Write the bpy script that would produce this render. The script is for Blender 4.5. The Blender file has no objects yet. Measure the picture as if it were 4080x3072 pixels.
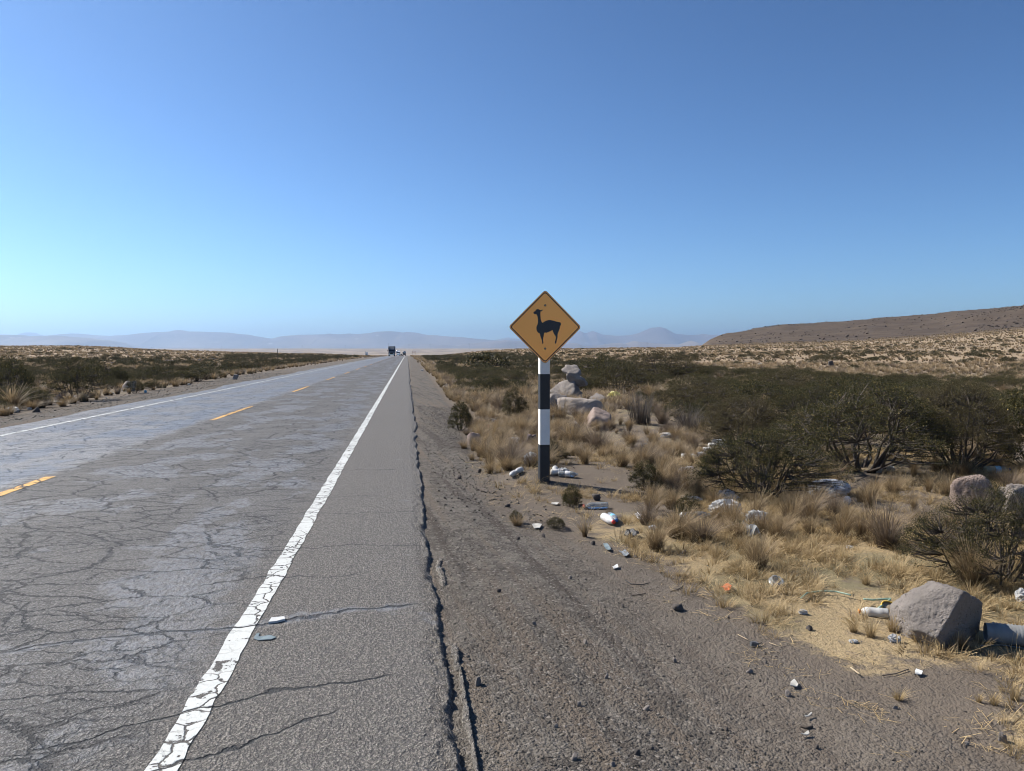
import bpy, bmesh, math, random
import numpy as np
from mathutils import Vector, Matrix, noise as mnoise
R = math.radians
random.seed(7); RNG = np.random.default_rng(7)
SC = bpy.context.scene
COL = SC.collection

# ---------------------------------------------------------------- camera, sky, sun, exposure
FOC = 3070.0
TH = math.atan(134.5/3070); YA = math.atan(417.5/(3070/math.cos(TH)))
CF = (math.sin(YA), math.cos(YA)); CR = (math.cos(YA), -math.sin(YA))
CAMH = 1.5
cd = bpy.data.cameras.new('camera'); cam = bpy.data.objects.new('camera', cd); COL.objects.link(cam)
cam.location = (0, 0, CAMH); cam.rotation_euler = (R(90)-TH, 0, -YA)
cd.sensor_fit = 'HORIZONTAL'; cd.sensor_width = 36; cd.lens = 36*FOC/4080
cd.clip_start = 0.05; cd.clip_end = 300000
SC.camera = cam
SUN_EL = R(42); SUN_AZ = R(-58.4)       # azimuth clockwise from +Y
world = bpy.data.worlds.new('World'); SC.world = world; world.use_nodes = True
wn = world.node_tree.nodes; wl = world.node_tree.links
for n in list(wn): wn.remove(n)
sky = wn.new('ShaderNodeTexSky'); sky.sky_type = 'NISHITA'; sky.sun_disc = False
sky.sun_elevation = SUN_EL; sky.sun_rotation = SUN_AZ
sky.altitude = 2500; sky.air_density = 1.0; sky.dust_density = 0.5; sky.ozone_density = 4.0
bg = wn.new('ShaderNodeBackground'); wo = wn.new('ShaderNodeOutputWorld')
bg.inputs['Strength'].default_value = 0.087
vm = wn.new('ShaderNodeVectorMath'); vm.operation = 'MULTIPLY'; vm.inputs[1].default_value = tuple(q/3.5 for q in (.86, .915, .88))
gm_ = wn.new('ShaderNodeGamma'); gm_.inputs[1].default_value = 1.36
vm2 = wn.new('ShaderNodeVectorMath'); vm2.operation = 'SCALE'; vm2.inputs['Scale'].default_value = 3.5
wl.new(sky.outputs[0], vm.inputs[0]); wl.new(vm.outputs[0], gm_.inputs[0]); wl.new(gm_.outputs[0], vm2.inputs[0]); wl.new(vm2.outputs[0], bg.inputs[0]); wl.new(bg.outputs[0], wo.inputs[0])
ld = bpy.data.lights.new('sun', 'SUN'); ld.energy = 5.0; ld.angle = R(0.5); ld.color = (1.0, 0.93, 0.83)
sun = bpy.data.objects.new('sun', ld); COL.objects.link(sun)
SDIR = Vector((math.sin(SUN_AZ)*math.cos(SUN_EL), math.cos(SUN_AZ)*math.cos(SUN_EL), math.sin(SUN_EL)))
sun.rotation_euler = SDIR.to_track_quat('Z', 'Y').to_euler()
sun.location = (0, 0, 50)
SC.view_settings.view_transform = 'Standard'; SC.view_settings.look = 'None'
SC.view_settings.exposure = 0.74; SC.view_settings.gamma = 1
SC.cycles.max_bounces = 5; SC.cycles.diffuse_bounces = 2; SC.cycles.glossy_bounces = 2
SC.cycles.transmission_bounces = 4; SC.cycles.transparent_max_bounces = 6; SC.cycles.volume_bounces = 1
SC.cycles.use_adaptive_sampling = True; SC.cycles.adaptive_threshold = 0.02
SC.cycles.caustics_reflective = False; SC.cycles.caustics_refractive = False
SC.cycles.use_denoising = True
SC.cycles.filter_width = 1.0

# ---------------------------------------------------------------- noise and projection helpers
def _h(ix, iy, s):
    v = (ix.astype(np.int64)*374761393 + iy.astype(np.int64)*668265263 + s*982451653) & 0x7fffffff
    v = ((v ^ (v >> 13))*1274126177) & 0x7fffffff
    return ((v ^ (v >> 16)) & 0xffff)/65535.0
def vn(x, y, s=0):
    ix = np.floor(x); iy = np.floor(y); fx = x-ix; fy = y-iy
    fx = fx*fx*(3-2*fx); fy = fy*fy*(3-2*fy)
    a = _h(ix, iy, s); b = _h(ix+1, iy, s); c = _h(ix, iy+1, s); d = _h(ix+1, iy+1, s)
    return (a+(b-a)*fx)*(1-fy)+(c+(d-c)*fx)*fy
def fbm(x, y, s=0, o=4):
    x = np.asarray(x, float); y = np.asarray(y, float)
    t = 0; a = .5; k = 1.0; n = 0
    for i in range(o):
        t = t+a*vn(x*k+17.3*i, y*k-9.1*i, s+i); n += a; a *= .5; k *= 2.03
    return t/n*2-1
def ss(x, a, b):
    t = np.clip((np.asarray(x, float)-a)/(b-a), 0, 1); return t*t*(3-2*t)

XR, XL = 0.19, -8.0
def road_z(y):
    y = np.asarray(y, float); sl = .0046
    q = np.clip(y-150, 0, 200); z = -q*q*sl/400 - np.clip(y-350, 0, 290)*sl
    return z - np.clip(y-640, 0, 900)*.016
YTX = [-4000, 0, 300, 450, 560, 700, 900, 1300, 1500, 1660, 1800, 2000, 2100, 2300, 2700, 2800, 3000, 3400, 3700, 4080, 5500, 9000]
YTY = [1350, 1381, 1379, 1384, 1391, 1399, 1405, 1412, 1417, 1417, 1409, 1396, 1391, 1391, 1385, 1379, 1374, 1363, 1345, 1312, 1240, 1200]
HRX = [2640, 2787, 2894, 3028, 3095, 3336, 3470, 3737, 4080, 5500, 9000]
HRY = [1380, 1374, 1336, 1309, 1299, 1282, 1270, 1249, 1219, 1130, 1050]
def terr(x, y):
    x = np.asarray(x, float); y = np.asarray(y, float)
    d = x*CF[0]+y*CF[1]; s = x*CR[0]+y*CR[1]
    dd = np.maximum(d, 1.0)
    X = np.where(d > 1, 2040+FOC*s/dd, np.where(s > 0, 9000, -4000))
    X = np.clip(X, -4000, 9000)
    e = np.where(x > XR, x-XR, np.where(x < XL, XL-x, 0))
    rz = road_z(y)
    z = rz - .045 - .05*ss(e, 0.1, 1.6) - .06*ss(e, 1.5, 7)
    z = z + fbm(x*.8, y*.8, 3)*.05*ss(e, 1.2, 4) + fbm(x*.15, y*.15, 5)*.16*ss(e, 4, 14)
    z = z + fbm(x*3.1, y*3.1, 9, 3)*.012*ss(e, .15, 1.5)
    # a low bank added behind the sign post so its shadow shows broader
    z = z + .13*ss(d, 8.35, 9.75)*(1-ss(d, 9.75, 12.5))*ss(s, -.5, .3)*(1-ss(s, 2.6, 4.2))
    yt = np.interp(X, YTX, YTY)
    zt = CAMH+(1401.5-yt)/FOC*400
    w = ss(d, 30, 400)*.35+.65*np.clip((d-45)/355, 0, 1)**1.5
    off = ss(e, 8, 40)
    far = zt*w + fbm(x*.03, y*.03, 11)*.5*ss(d, 60, 200) + fbm(x*.11, y*.11, 12)*.25*ss(d, 40, 120)
    fade = ss(d, 35, 140)*off
    z = z*(1-fade)+far*fade
    # beyond the first 420 m the plain sinks, then climbs again towards the foot of the mountains
    zf = np.maximum(zt-(dd-420)*.016, -16)
    zf = np.maximum(zf, -16)+(52)*ss(dd, 2500, 8500)+fbm(x*.004, y*.004, 21)*2*ss(dd, 700, 1500)
    k = ss(d, 420, 640)*np.clip(off+ss(d, 600, 700), 0, 1)
    z = z*(1-k)+zf*k
    # the hill on the right
    hr = CAMH+(1401.5-np.interp(X, HRX, HRY))/FOC*900
    hm = ss(X, 2700, 2830)
    t = np.clip((d-400)/500, 0, 1)
    prof = zt+(hr-zt)*(.55*t+.45*ss(t, 0, 1))+fbm(x*.012, y*.012, 31)*5.5*ss(t, 0, .5)*(1-ss(t, .7, 1))+fbm(x*.06, y*.06, 33)*1.2*ss(t, 0, .3)
    spur = ss(X, 3650, 4080)*8*ss(t, .1, .45)*(1-ss(t, .45, .75))
    prof = prof+spur-np.clip(d-900, 0, 1500)*.05
    hk = hm*ss(d, 400, 430)*(1-ss(d, 1600, 3000))
    return z*(1-hk)+prof*hk
def ray(px, py):
    a = (px-2040)/FOC; b = (1536-py)/FOC
    fw = math.cos(TH)+b*math.sin(TH); up = -math.sin(TH)+b*math.cos(TH)
    return (fw*CF[0]+a*CR[0], fw*CF[1]+a*CR[1], up)
def G(px, py):
    dx, dy, dz = ray(px, py)
    t = -(CAMH+.1)/min(dz, -1e-4)
    t = min(t, 600)
    for i in range(25):
        z = float(terr(dx*t, dy*t)); 
        if dz < -.002: t2 = (z-CAMH)/dz
        else: break
        t = .5*t+.5*max(1, t2)
    return Vector((dx*t, dy*t, float(terr(dx*t, dy*t))))
def GR(px, py):          # on the road surface
    dx, dy, dz = ray(px, py); t = -CAMH/dz
    return Vector((dx*t, dy*t, 0))
def proj(x, y, z):
    d = x*CF[0]+y*CF[1]; s = x*CR[0]+y*CR[1]; h = z-CAMH
    c = d*math.cos(TH)-h*math.sin(TH); u = d*math.sin(TH)+h*math.cos(TH)
    return 2040+FOC*s/c, 1536-FOC*u/c, c
def push(p, dist):          # further from the camera along the same sight line
    d = math.hypot(p[0], p[1]); return Vector((p[0]*(1+dist/d), p[1]*(1+dist/d), p[2]))
def mpp(p): return (p[0]*CF[0]+p[1]*CF[1])/FOC       # metres per photo pixel

# ---------------------------------------------------------------- object helpers
def tag(o, label=None, cat=None, group=None, kind=None):
    if label: o['label'] = label
    if cat: o['category'] = cat
    if group: o['group'] = group
    if kind: o['kind'] = kind
    return o
def obj(name, me, parent=None, loc=None):
    o = bpy.data.objects.new(name, me); COL.objects.link(o)
    if parent: o.parent = parent
    if loc is not None: o.location = loc
    return o
def empty(name, loc, rz=0):
    o = bpy.data.objects.new(name, None); COL.objects.link(o); o.location = loc; o.rotation_euler = (0, 0, rz)
    o.empty_display_size = .2
    return o
def copy_tree(o, parent=None):
    c = o.copy(); COL.objects.link(c); c.parent = parent
    for ch in o.children: copy_tree(ch, c)
    return c
def npmesh(name, v, tri=None, quad=None, mats=(), mi=None, smooth=True):
    me = bpy.data.meshes.new(name)
    v = np.asarray(v, np.float32)
    faces = []; tot = []
    if tri is not None and len(tri): faces.append(np.asarray(tri, np.int32).ravel()); tot.append(np.full(len(tri), 3, np.int32))
    if quad is not None and len(quad): faces.append(np.asarray(quad, np.int32).ravel()); tot.append(np.full(len(quad), 4, np.int32))
    loops = np.concatenate(faces); tot = np.concatenate(tot)
    me.vertices.add(len(v)); me.vertices.foreach_set('co', v.ravel())
    me.loops.add(len(loops)); me.loops.foreach_set('vertex_index', loops)
    me.polygons.add(len(tot)); st = np.concatenate([[0], np.cumsum(tot)[:-1]]).astype(np.int32)
    me.polygons.foreach_set('loop_start', st)
    me.polygons.foreach_set('use_smooth', np.full(len(tot), smooth, bool))
    for m in mats: me.materials.append(m)
    if mi is not None: me.polygons.foreach_set('material_index', np.asarray(mi, np.int32))
    me.update(calc_edges=True); me.validate()
    return me
def grid_faces(nr, nc, wrap=False):
    i = np.arange(nr-1)[:, None]; j = np.arange(nc if wrap else nc-1)[None, :]
    a = i*nc+j; b = i*nc+(j+1) % nc; c = (i+1)*nc+(j+1) % nc; d = (i+1)*nc+j
    return np.stack([a, b, c, d], -1).reshape(-1, 4)
class MB:
    """collects boxes, bars, lathes and tubes into one mesh"""
    def __init__(s): s.v = []; s.f = []; s.m = []; s.n = 0
    def add(s, v, f, m=0):
        s.v += [tuple(q) for q in v]; s.f += [tuple(i+s.n for i in q) for q in f]; s.m += [m]*len(f); s.n += len(v)
    def box(s, c, d, m=0, tap=1.0, rz=0):
        x, y, z = c; a, b, h = d[0]/2, d[1]/2, d[2]/2
        v = []
        for k, t in ((-1, 1), (1, tap)):
            for p, q in ((-1, -1), (1, -1), (1, 1), (-1, 1)):
                X, Y = p*a*t, q*b*t
                v.append((x+X*math.cos(rz)-Y*math.sin(rz), y+X*math.sin(rz)+Y*math.cos(rz), z+k*h))
        s.add(v, [(3, 2, 1, 0), (4, 5, 6, 7), (0, 1, 5, 4), (1, 2, 6, 5), (2, 3, 7, 6), (3, 0, 4, 7)], m)
    def prism(s, prof, x0, x1, m=0):          # profile in (y, z), extruded along x
        n = len(prof)
        v = [(x0, p[0], p[1]) for p in prof]+[(x1, p[0], p[1]) for p in prof]
        s.add(v, [tuple(range(n))[::-1], tuple(range(n, 2*n))]+[(i, (i+1) % n, n+(i+1) % n, n+i) for i in range(n)], m)
    def tube(s, pts, rad, n=6, m=0, cap=True):
        pts = [Vector(p) for p in pts]; v = []; f = []
        if not hasattr(rad, '__len__'): rad = [rad]*len(pts)
        for i, p in enumerate(pts):
            t = (pts[min(i+1, len(pts)-1)]-pts[max(i-1, 0)]).normalized()
            u = t.cross(Vector((0, 0, 1)) if abs(t.z) < .9 else Vector((1, 0, 0))).normalized(); w = t.cross(u)
            for k in range(n):
                a = 2*math.pi*k/n; v.append(p+(u*math.cos(a)+w*math.sin(a))*rad[i])
        for i in range(len(pts)-1):
            for k in range(n): f.append((i*n+k, i*n+(k+1) % n, (i+1)*n+(k+1) % n, (i+1)*n+k))
        if cap: f += [tuple(range(n))[::-1], tuple(range((len(pts)-1)*n, len(pts)*n))]
        s.add(v, f, m)
    def lathe(s, prof, n=20, m=0, axis='z'):     # prof: (r, h)
        v = []; f = []
        for r, h in prof:
            for k in range(n):
                a = 2*math.pi*k/n
                v.append((r*math.cos(a), r*math.sin(a), h) if axis == 'z' else (h, r*math.cos(a), r*math.sin(a)))
        for i in range(len(prof)-1):
            for k in range(n): f.append((i*n+k, i*n+(k+1) % n, (i+1)*n+(k+1) % n, (i+1)*n+k))
        s.add(v, f, m)
    def build(s, name, mats, parent=None, smooth=False, loc=None, bev=0):
        me = bpy.data.meshes.new(name); me.from_pydata(s.v, [], s.f)
        mats = mats if isinstance(mats, (list, tuple)) else [mats]
        for q in mats: me.materials.append(q)
        for p, k in zip(me.polygons, s.m): p.material_index = k; p.use_smooth = smooth
        bm = bmesh.new(); bm.from_mesh(me); bmesh.ops.recalc_face_normals(bm, faces=bm.faces)
        if bev: bmesh.ops.bevel(bm, geom=bm.edges[:], offset=bev, segments=2, affect='EDGES', clamp_overlap=True)
        bm.to_mesh(me); bm.free()
        return obj(name, me, parent, loc)

# ---------------------------------------------------------------- material helpers
class NT:
    def __init__(s, tree): s.t = tree; s.N = tree.nodes; s.L = tree.links
    def put(s, sock, v):
        if v is None: return
        if hasattr(v, 'is_output'): s.L.new(v, sock)
        else:
            try: sock.default_value = v
            except Exception: sock.default_value = tuple(v)+(1,)
    def m(s, op, a, b=None, c=None, clamp=False):
        n = s.N.new('ShaderNodeMath'); n.operation = op; n.use_clamp = clamp
        for i, v in enumerate((a, b, c)): s.put(n.inputs[i], v)
        return n.outputs[0]
    def v(s, op, a, b=None):
        n = s.N.new('ShaderNodeVectorMath'); n.operation = op; s.put(n.inputs[0], a); s.put(n.inputs[1], b)
        return n.outputs[0]
    def mix(s, f, a, b, kind='RGBA', blend='MIX'):
        n = s.N.new('ShaderNodeMix'); n.data_type = kind
        if kind == 'RGBA': n.blend_type = blend; i = (0, 6, 7); o = 2
        else: i = (0, 2, 3); o = 0
        for k, q in zip(i, (f, a, b)):
            if isinstance(q, tuple) and len(q) == 3: q = q+(1,)
            s.put(n.inputs[k], q)
        return n.outputs[o]
    def ramp(s, f, a, b):        # smoothstep from a to b
        n = s.N.new('ShaderNodeMapRange'); n.interpolation_type = 'SMOOTHSTEP'
        s.put(n.inputs[0], f); n.inputs[1].default_value = a; n.inputs[2].default_value = b
        return n.outputs[0]
    def noise(s, vec, sc, det=4, rough=.55, dist=0):
        n = s.N.new('ShaderNodeTexNoise'); s.put(n.inputs['Vector'], vec)
        n.inputs['Scale'].default_value = sc; n.inputs['Detail'].default_value = det; n.inputs['Roughness'].default_value = rough
        n.inputs['Distortion'].default_value = dist
        return n.outputs[0], n.outputs[1]
    def vor(s, vec, sc, feat='F1', rnd=1.0):
        n = s.N.new('ShaderNodeTexVoronoi'); n.feature = feat; n.voronoi_dimensions = '2D' if feat == 'DISTANCE_TO_EDGE' else '3D'; s.put(n.inputs['Vector'], vec)
        n.inputs['Scale'].default_value = sc; n.inputs['Randomness'].default_value = rnd
        return n
    def bump(s, h, st=.5, dist=.01, nrm=None):
        n = s.N.new('ShaderNodeBump'); s.put(n.inputs['Height'], h); n.inputs['Strength'].default_value = st
        n.inputs['Distance'].default_value = dist; s.put(n.inputs['Normal'], nrm)
        return n.outputs[0]
    def pos(s): return s.N.new('ShaderNodeNewGeometry').outputs['Position']
    def ocoord(s): return s.N.new('ShaderNodeTexCoord').outputs['Object']
    def rnd(s): return s.N.new('ShaderNodeObjectInfo').outputs['Random']
    def isl(s): return s.N.new('ShaderNodeNewGeometry').outputs['Random Per Island']
    def sep(s, v):
        n = s.N.new('ShaderNodeSeparateXYZ'); s.put(n.inputs[0], v); return n.outputs
    def comb(s, x, y, z):
        n = s.N.new('ShaderNodeCombineXYZ')
        for i, q in enumerate((x, y, z)): s.put(n.inputs[i], q)
        return n.outputs[0]
    def attr(s, name):
        n = s.N.new('ShaderNodeAttribute'); n.attribute_name = name; return n.outputs['Fac']
def new_mat(name):
    m = bpy.data.materials.new(name); m.use_nodes = True
    t = NT(m.node_tree); b = t.N.get('Principled BSDF')
    return m, t, b
def simple(name, col, rough=.6, metal=0, spec=.5, var=.12, nsc=30, bump=0, bdist=.002, trans=0, coat=0):
    m, t, b = new_mat(name)
    oc = t.ocoord(); n1, _ = t.noise(oc, nsc, 5)
    c2 = tuple(max(0, q*(1-var*2)) for q in col); c3 = tuple(min(1, q*(1+var)) for q in col)
    t.put(b.inputs['Base Color'], t.mix(n1, c2, c3))
    b.inputs['Roughness'].default_value = rough; b.inputs['Metallic'].default_value = metal
    b.inputs['Specular IOR Level'].default_value = spec
    b.inputs['Transmission Weight'].default_value = trans; b.inputs['Coat Weight'].default_value = coat
    if bump: t.put(b.inputs['Normal'], t.bump(n1, bump, bdist))
    return m

# ---------------------------------------------------------------- asphalt: chip seal, polished bitumen patches, alligator cracks
def asphalt_nodes(t):
    P = t.pos(); x, y, z = t.sep(P)
    P2 = t.comb(x, y, 0.0)
    nA, nAc = t.noise(P2, 1.3, 4); nB, nBc = t.noise(P2, 6.0, 4)
    lane = t.m('SUBTRACT', 1.0, t.ramp(t.m('ADD', x, t.m('MULTIPLY', t.m('SUBTRACT', nB, .5), .5)), -1.35, -.72))
    # alligator cracks
    warp = t.v('ADD', P2, t.v('MULTIPLY', t.v('SUBTRACT', nBc, (.5, .5, .5)), (.13, .13, 0)))
    warp = t.v('ADD', warp, t.v('MULTIPLY', t.v('SUBTRACT', nAc, (.5, .5, .5)), (.30, .30, 0)))
    jag, jagc = t.noise(P2, 26, 3, .65); warp = t.v('ADD', warp, t.v('MULTIPLY', t.v('SUBTRACT', jagc, (.5, .5, .5)), (.09, .06, 0)))
    skip, _ = t.noise(P2, 4.5, 3, .6); skip = t.ramp(skip, .40, .50)
    sw = t.v('MULTIPLY', warp, (.85, 1.5, 1))
    e1 = t.vor(sw, 3.3, 'DISTANCE_TO_EDGE').outputs['Distance']
    e2 = t.vor(sw, 8.0, 'DISTANCE_TO_EDGE').outputs['Distance']
    fine, _ = t.noise(P2, 38, 3, .7)
    fj = t.m('MULTIPLY', t.m('SUBTRACT', fine, .5), .05)
    m1n, _ = t.noise(P2, .9, 3); m2n, _ = t.noise(t.v('ADD', P2, (7.3, 1.9, 0)), 1.5, 4)
    c1 = t.m('MULTIPLY', t.m('SUBTRACT', 1.0, t.ramp(t.m('ADD', e1, fj), .012, .036)), t.m('ADD', t.m('MULTIPLY', skip, .5), .5))
    c1 = t.m('MULTIPLY', c1, t.m('MULTIPLY', t.ramp(m1n, .40, .52), lane))
    c2 = t.m('SUBTRACT', 1.0, t.ramp(t.m('ADD', e2, t.m('MULTIPLY', fj, 2.0)), .018, .07)); c2 = t.m('MULTIPLY', c2, t.m('SUBTRACT', 1.0, t.m('MULTIPLY', skip, .35)))
    c2 = t.m('MULTIPLY', c2, t.m('MULTIPLY', t.ramp(m2n, .50, .62), lane))
    e3 = t.vor(t.v('ADD', sw, (3.1, 5.7, 0)), 1.9, 'DISTANCE_TO_EDGE').outputs['Distance']
    c3 = t.m('MULTIPLY', t.m('SUBTRACT', 1.0, t.ramp(t.m('ADD', e3, t.m('MULTIPLY', fj, .9)), .012, .034)), t.m('MULTIPLY', lane, t.ramp(m1n, .33, .43)))
    crack = t.m('MAXIMUM', t.m('MAXIMUM', c1, c2), c3)
    # single long cracks across the shoulder
    wob = t.m('ADD', t.m('MULTIPLY', t.m('SUBTRACT', nA, .5), .55), t.m('MULTIPLY', t.m('SUBTRACT', nB, .5), .16))
    for y0, sl, w, xa, xb in ((4.52, .2, .012, -2.4, .12), (3.63, .39, .009, -1.5, -.02), (3.42, .62, .007, -1.3, -.25), (2.9, .5, .006, -1.4, -.45), (6.02, .05, .007, -1.3, .15), (5.35, .16, .006, -1.4, -.3), (7.3, .0, .006, -1.1, .1), (8.1, .02, .006, -1.3, -.1), (9.9, .0, .01, -1.3, .1), (13.2, 0.0, .012, -1.3, .1)):
        line = t.m('SUBTRACT', t.m('SUBTRACT', y, t.m('MULTIPLY', x, sl)), y0)
        dst = t.m('ABSOLUTE', t.m('ADD', line, t.m('MULTIPLY', wob, .8)))
        cc = t.m('SUBTRACT', 1.0, t.ramp(t.m('ADD', dst, t.m('MULTIPLY', fj, .25)), w*.6, w*1.9))
        win = t.m('MULTIPLY', t.ramp(x, xa, xa+.15), t.m('SUBTRACT', 1.0, t.ramp(x, xb-.1, xb)))
        crack = t.m('MAXIMUM', crack, t.m('MULTIPLY', cc, win))
        if y0 == 4.52: seal = t.m('MULTIPLY', t.m('SUBTRACT', 1.0, t.ramp(t.m('ABSOLUTE', t.m('ADD', t.m('SUBTRACT', dst, .0), t.m('MULTIPLY', t.m('SUBTRACT', nB, .5), .25))), .03, .1)), t.ramp(line, -.14, -.02))
    # polished patches
    big, _ = t.noise(t.v('MULTIPLY', warp, (1, .55, 1)), 1.15, 5, .62)
    wheel = t.m('ADD', t.m('MULTIPLY', t.m('SINE', t.m('ADD', t.m('MULTIPLY', x, 3.7), 1.2)), .045), big)
    sm = t.m('MULTIPLY', t.ramp(t.m('ADD', wheel, t.m('MULTIPLY', fj, .8)), .50, .555), lane)
    few, _ = t.noise(t.v('ADD', P2, (3, 3, 0)), 1.7, 3)
    sm = t.m('MAXIMUM', sm, t.m('MULTIPLY', t.ramp(few, .66, .69), .8))
    sm = t.m('MAXIMUM', sm, t.m('MULTIPLY', seal, t.m('SUBTRACT', 1.0, t.ramp(x, -.1, .1))))
    brk, _ = t.noise(t.v('MULTIPLY', P2, (2.2, 1, 1)), 13, 4, .7)
    sm = t.m('MULTIPLY', sm, t.mix(t.ramp(brk, .42, .60), .82, .25, 'FLOAT'))
    # chippings
    v1 = t.vor(P, 62); v2 = t.vor(P, 150)
    vc = t.sep(v1.outputs['Color'])[0]
    st = t.m('SUBTRACT', 1.0, t.ramp(v1.outputs['Distance'], .1, .62))
    n3, _ = t.noise(P2, 42, 4, .75)
    rough_h = t.m('ADD', t.m('MULTIPLY', st, .34), t.m('ADD', t.m('MULTIPLY', n3, .95), t.m('MULTIPLY', v2.outputs['Distance'], -.35)))
    tone, _ = t.noise(P2, .5, 3)
    base = t.mix(tone, (.235, .212, .182), (.30, .27, .232))
    lanebase = t.mix(tone, (.20, .195, .188), (.27, .26, .25))
    nearl = t.ramp(t.m('ADD', x, t.m('MULTIPLY', t.m('SUBTRACT', nB, .5), .3)), -4.55, -4.15)
    lanebase = t.mix(nearl, (.48, .47, .45), lanebase)  # far lane: smoother surface, its base colour also paled to stand in for glare
    base = t.mix(lane, base, lanebase)
    n5, _ = t.noise(P2, 170, 3, .6)
    base = t.mix(t.m('MULTIPLY', t.ramp(vc, .72, .95), .45), base, (.36, .33, .29)); base = t.mix(t.m('MULTIPLY', t.ramp(n5, .62, .40), .75), base, (.07, .063, .055))
    base = t.mix(t.m('MULTIPLY', t.m('SUBTRACT', 1.0, t.ramp(rough_h, .22, .52)), .8), base, (.04, .036, .032))  # shade in the gaps between chippings, painted into the colour
    smc = t.mix(n3, (.13, .133, .14), (.17, .172, .178))
    smc = t.mix(t.ramp(vc, .8, .97), smc, (.17, .165, .16))
    col = t.mix(sm, base, smc)
    n6, _ = t.noise(P2, 24, 2, .5); rh2 = t.m('MULTIPLY', t.ramp(n6, .50, .30), .5); col = t.mix(t.m('MULTIPLY', rh2, t.m('SUBTRACT', 1.0, sm)), col, (.07, .063, .056))  # hollows of the coarser grain darkened in colour the same way
    holes = t.m('SUBTRACT', 1.0, t.ramp(t.vor(P2, 17).outputs['Distance'], .07, .16))
    hm, _ = t.noise(P2, 3.1, 3); holes = t.m('MULTIPLY', holes, t.ramp(hm, .53, .62))
    crack = t.m('MAXIMUM', crack, t.m('MULTIPLY', holes, .8))
    dusty, _ = t.noise(P2, 2.2, 4)
    ccol = t.mix(t.ramp(dusty, .45, .62), (.010, .010, .010), (.024, .021, .019))
    rgh = t.mix(sm, t.mix(nearl, .48, .72, 'FLOAT'), t.mix(nearl, .36, .46, 'FLOAT'), 'FLOAT')
    h = t.m('MULTIPLY', rough_h, t.mix(sm, 1.0, .3, 'FLOAT'))
    h = t.m('MULTIPLY', h, t.mix(nearl, .5, 1.0, 'FLOAT')); h = t.m('SUBTRACT', h, t.m('MULTIPLY', crack, 1.15))
    und, _ = t.noise(P2, 9, 3); h = t.m('ADD', h, t.m('ADD', t.m('MULTIPLY', und, .8), t.m('MULTIPLY', n6, .9)))
    return col, ccol, crack, rgh, h, sm, fine, n3
mat_asphalt, t, b = new_mat('asphalt')
col, ccol, crack, rgh, h, sm, fine, n3 = asphalt_nodes(t)
t.put(b.inputs['Base Color'], t.mix(crack, col, ccol)); t.put(b.inputs['Roughness'], rgh)
b.inputs['Specular IOR Level'].default_value = .5
t.put(b.inputs['Normal'], t.bump(h, 1.0, .014))
def paint(name, c, wear):
    m, t, b = new_mat(name)
    col, ccol, crack, rgh, h, sm, fine, n3 = asphalt_nodes(t)
    P = t.pos(); w1, _ = t.noise(P, 14, 5, .65); w2, _ = t.noise(P, 3, 3)
    pc = t.mix(n3, tuple(q*.86 for q in c), c)
    x, y, z = t.sep(P)
    chip = t.m('MAXIMUM', t.ramp(t.m('ADD', w1, t.m('MULTIPLY', t.m('SUBTRACT', w2, .5), .5)), wear, wear+.03), t.m('MULTIPLY', crack, 1.0))
    e1 = t.vor(t.v('ADD', P, t.v('MULTIPLY', t.noise(P, 6.0, 4)[1], (.12, .12, 0))), 7.5, 'DISTANCE_TO_EDGE').outputs['Distance']
    cm, _ = t.noise(P, 1.1, 2)
    chip = t.m('MAXIMUM', chip, t.m('MULTIPLY', t.m('SUBTRACT', 1.0, t.ramp(t.m('ADD', e1, t.m('MULTIPLY', t.m('SUBTRACT', fine, .5), .08)), .02, .055)), t.ramp(cm, .40, .5)))
    base = t.mix(t.m('MAXIMUM', crack, t.m('MULTIPLY', chip, .55)), col, ccol)
    t.put(b.inputs['Base Color'], t.mix(chip, pc, base))
    b.inputs['Roughness'].default_value = .72
    t.put(b.inputs['Normal'], t.bump(t.m('SUBTRACT', t.m('MULTIPLY', h, .6), t.m('MULTIPLY', chip, 1.2)), .7, .005))
    return m
mat_white = paint('white_road_paint', (.58, .60, .585), .60)
mat_yellow = paint('yellow_road_paint', (.72, .40, .10), .60)

# ---------------------------------------------------------------- ground material (zones are stored per vertex)
mat_ground, t, b = new_mat('soil_and_gravel')
P = t.pos(); straw = t.attr('straw'); grav = t.attr('gravel'); hill = t.attr('hill'); far = t.attr('far'); dist = t.attr('dist')
n1, _ = t.noise(P, .9, 6, .6); n2, _ = t.noise(P, 7, 6, .65); n3, _ = t.noise(P, 45, 4, .7); n4, _ = t.noise(P, .16, 5, .6)
v1 = t.vor(P, 70); v2 = t.vor(P, 26)
trk, _ = t.noise(t.v('MULTIPLY', t.v('ADD', P, t.v('MULTIPLY', t.sep(P)[1], (.1, 0, 0))), (3.2, .12, 0)), 1.6, 4, .6)
soil = t.mix(n1, (.110, .090, .072), (.172, .144, .116))
gravel = t.mix(t.ramp(n2, .35, .65), (.088, .079, .069), (.160, .144, .125)); gravel = t.mix(t.ramp(trk, .48, .62), gravel, soil); gravel = t.mix(t.m('MULTIPLY', t.ramp(trk, .47, .36), .85), gravel, (.075, .063, .054))
gravel = t.mix(t.ramp(t.sep(v1.outputs['Color'])[0], .8, .98), gravel, (.21, .19, .168))
gm = t.m('MULTIPLY', t.ramp(t.m('ADD', grav, t.m('MULTIPLY', t.m('SUBTRACT', n1, .5), .9)), .25, .75), t.mix(t.attr('near'), .35, 1.0, 'FLOAT'))
c = t.mix(gm, soil, gravel)
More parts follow.
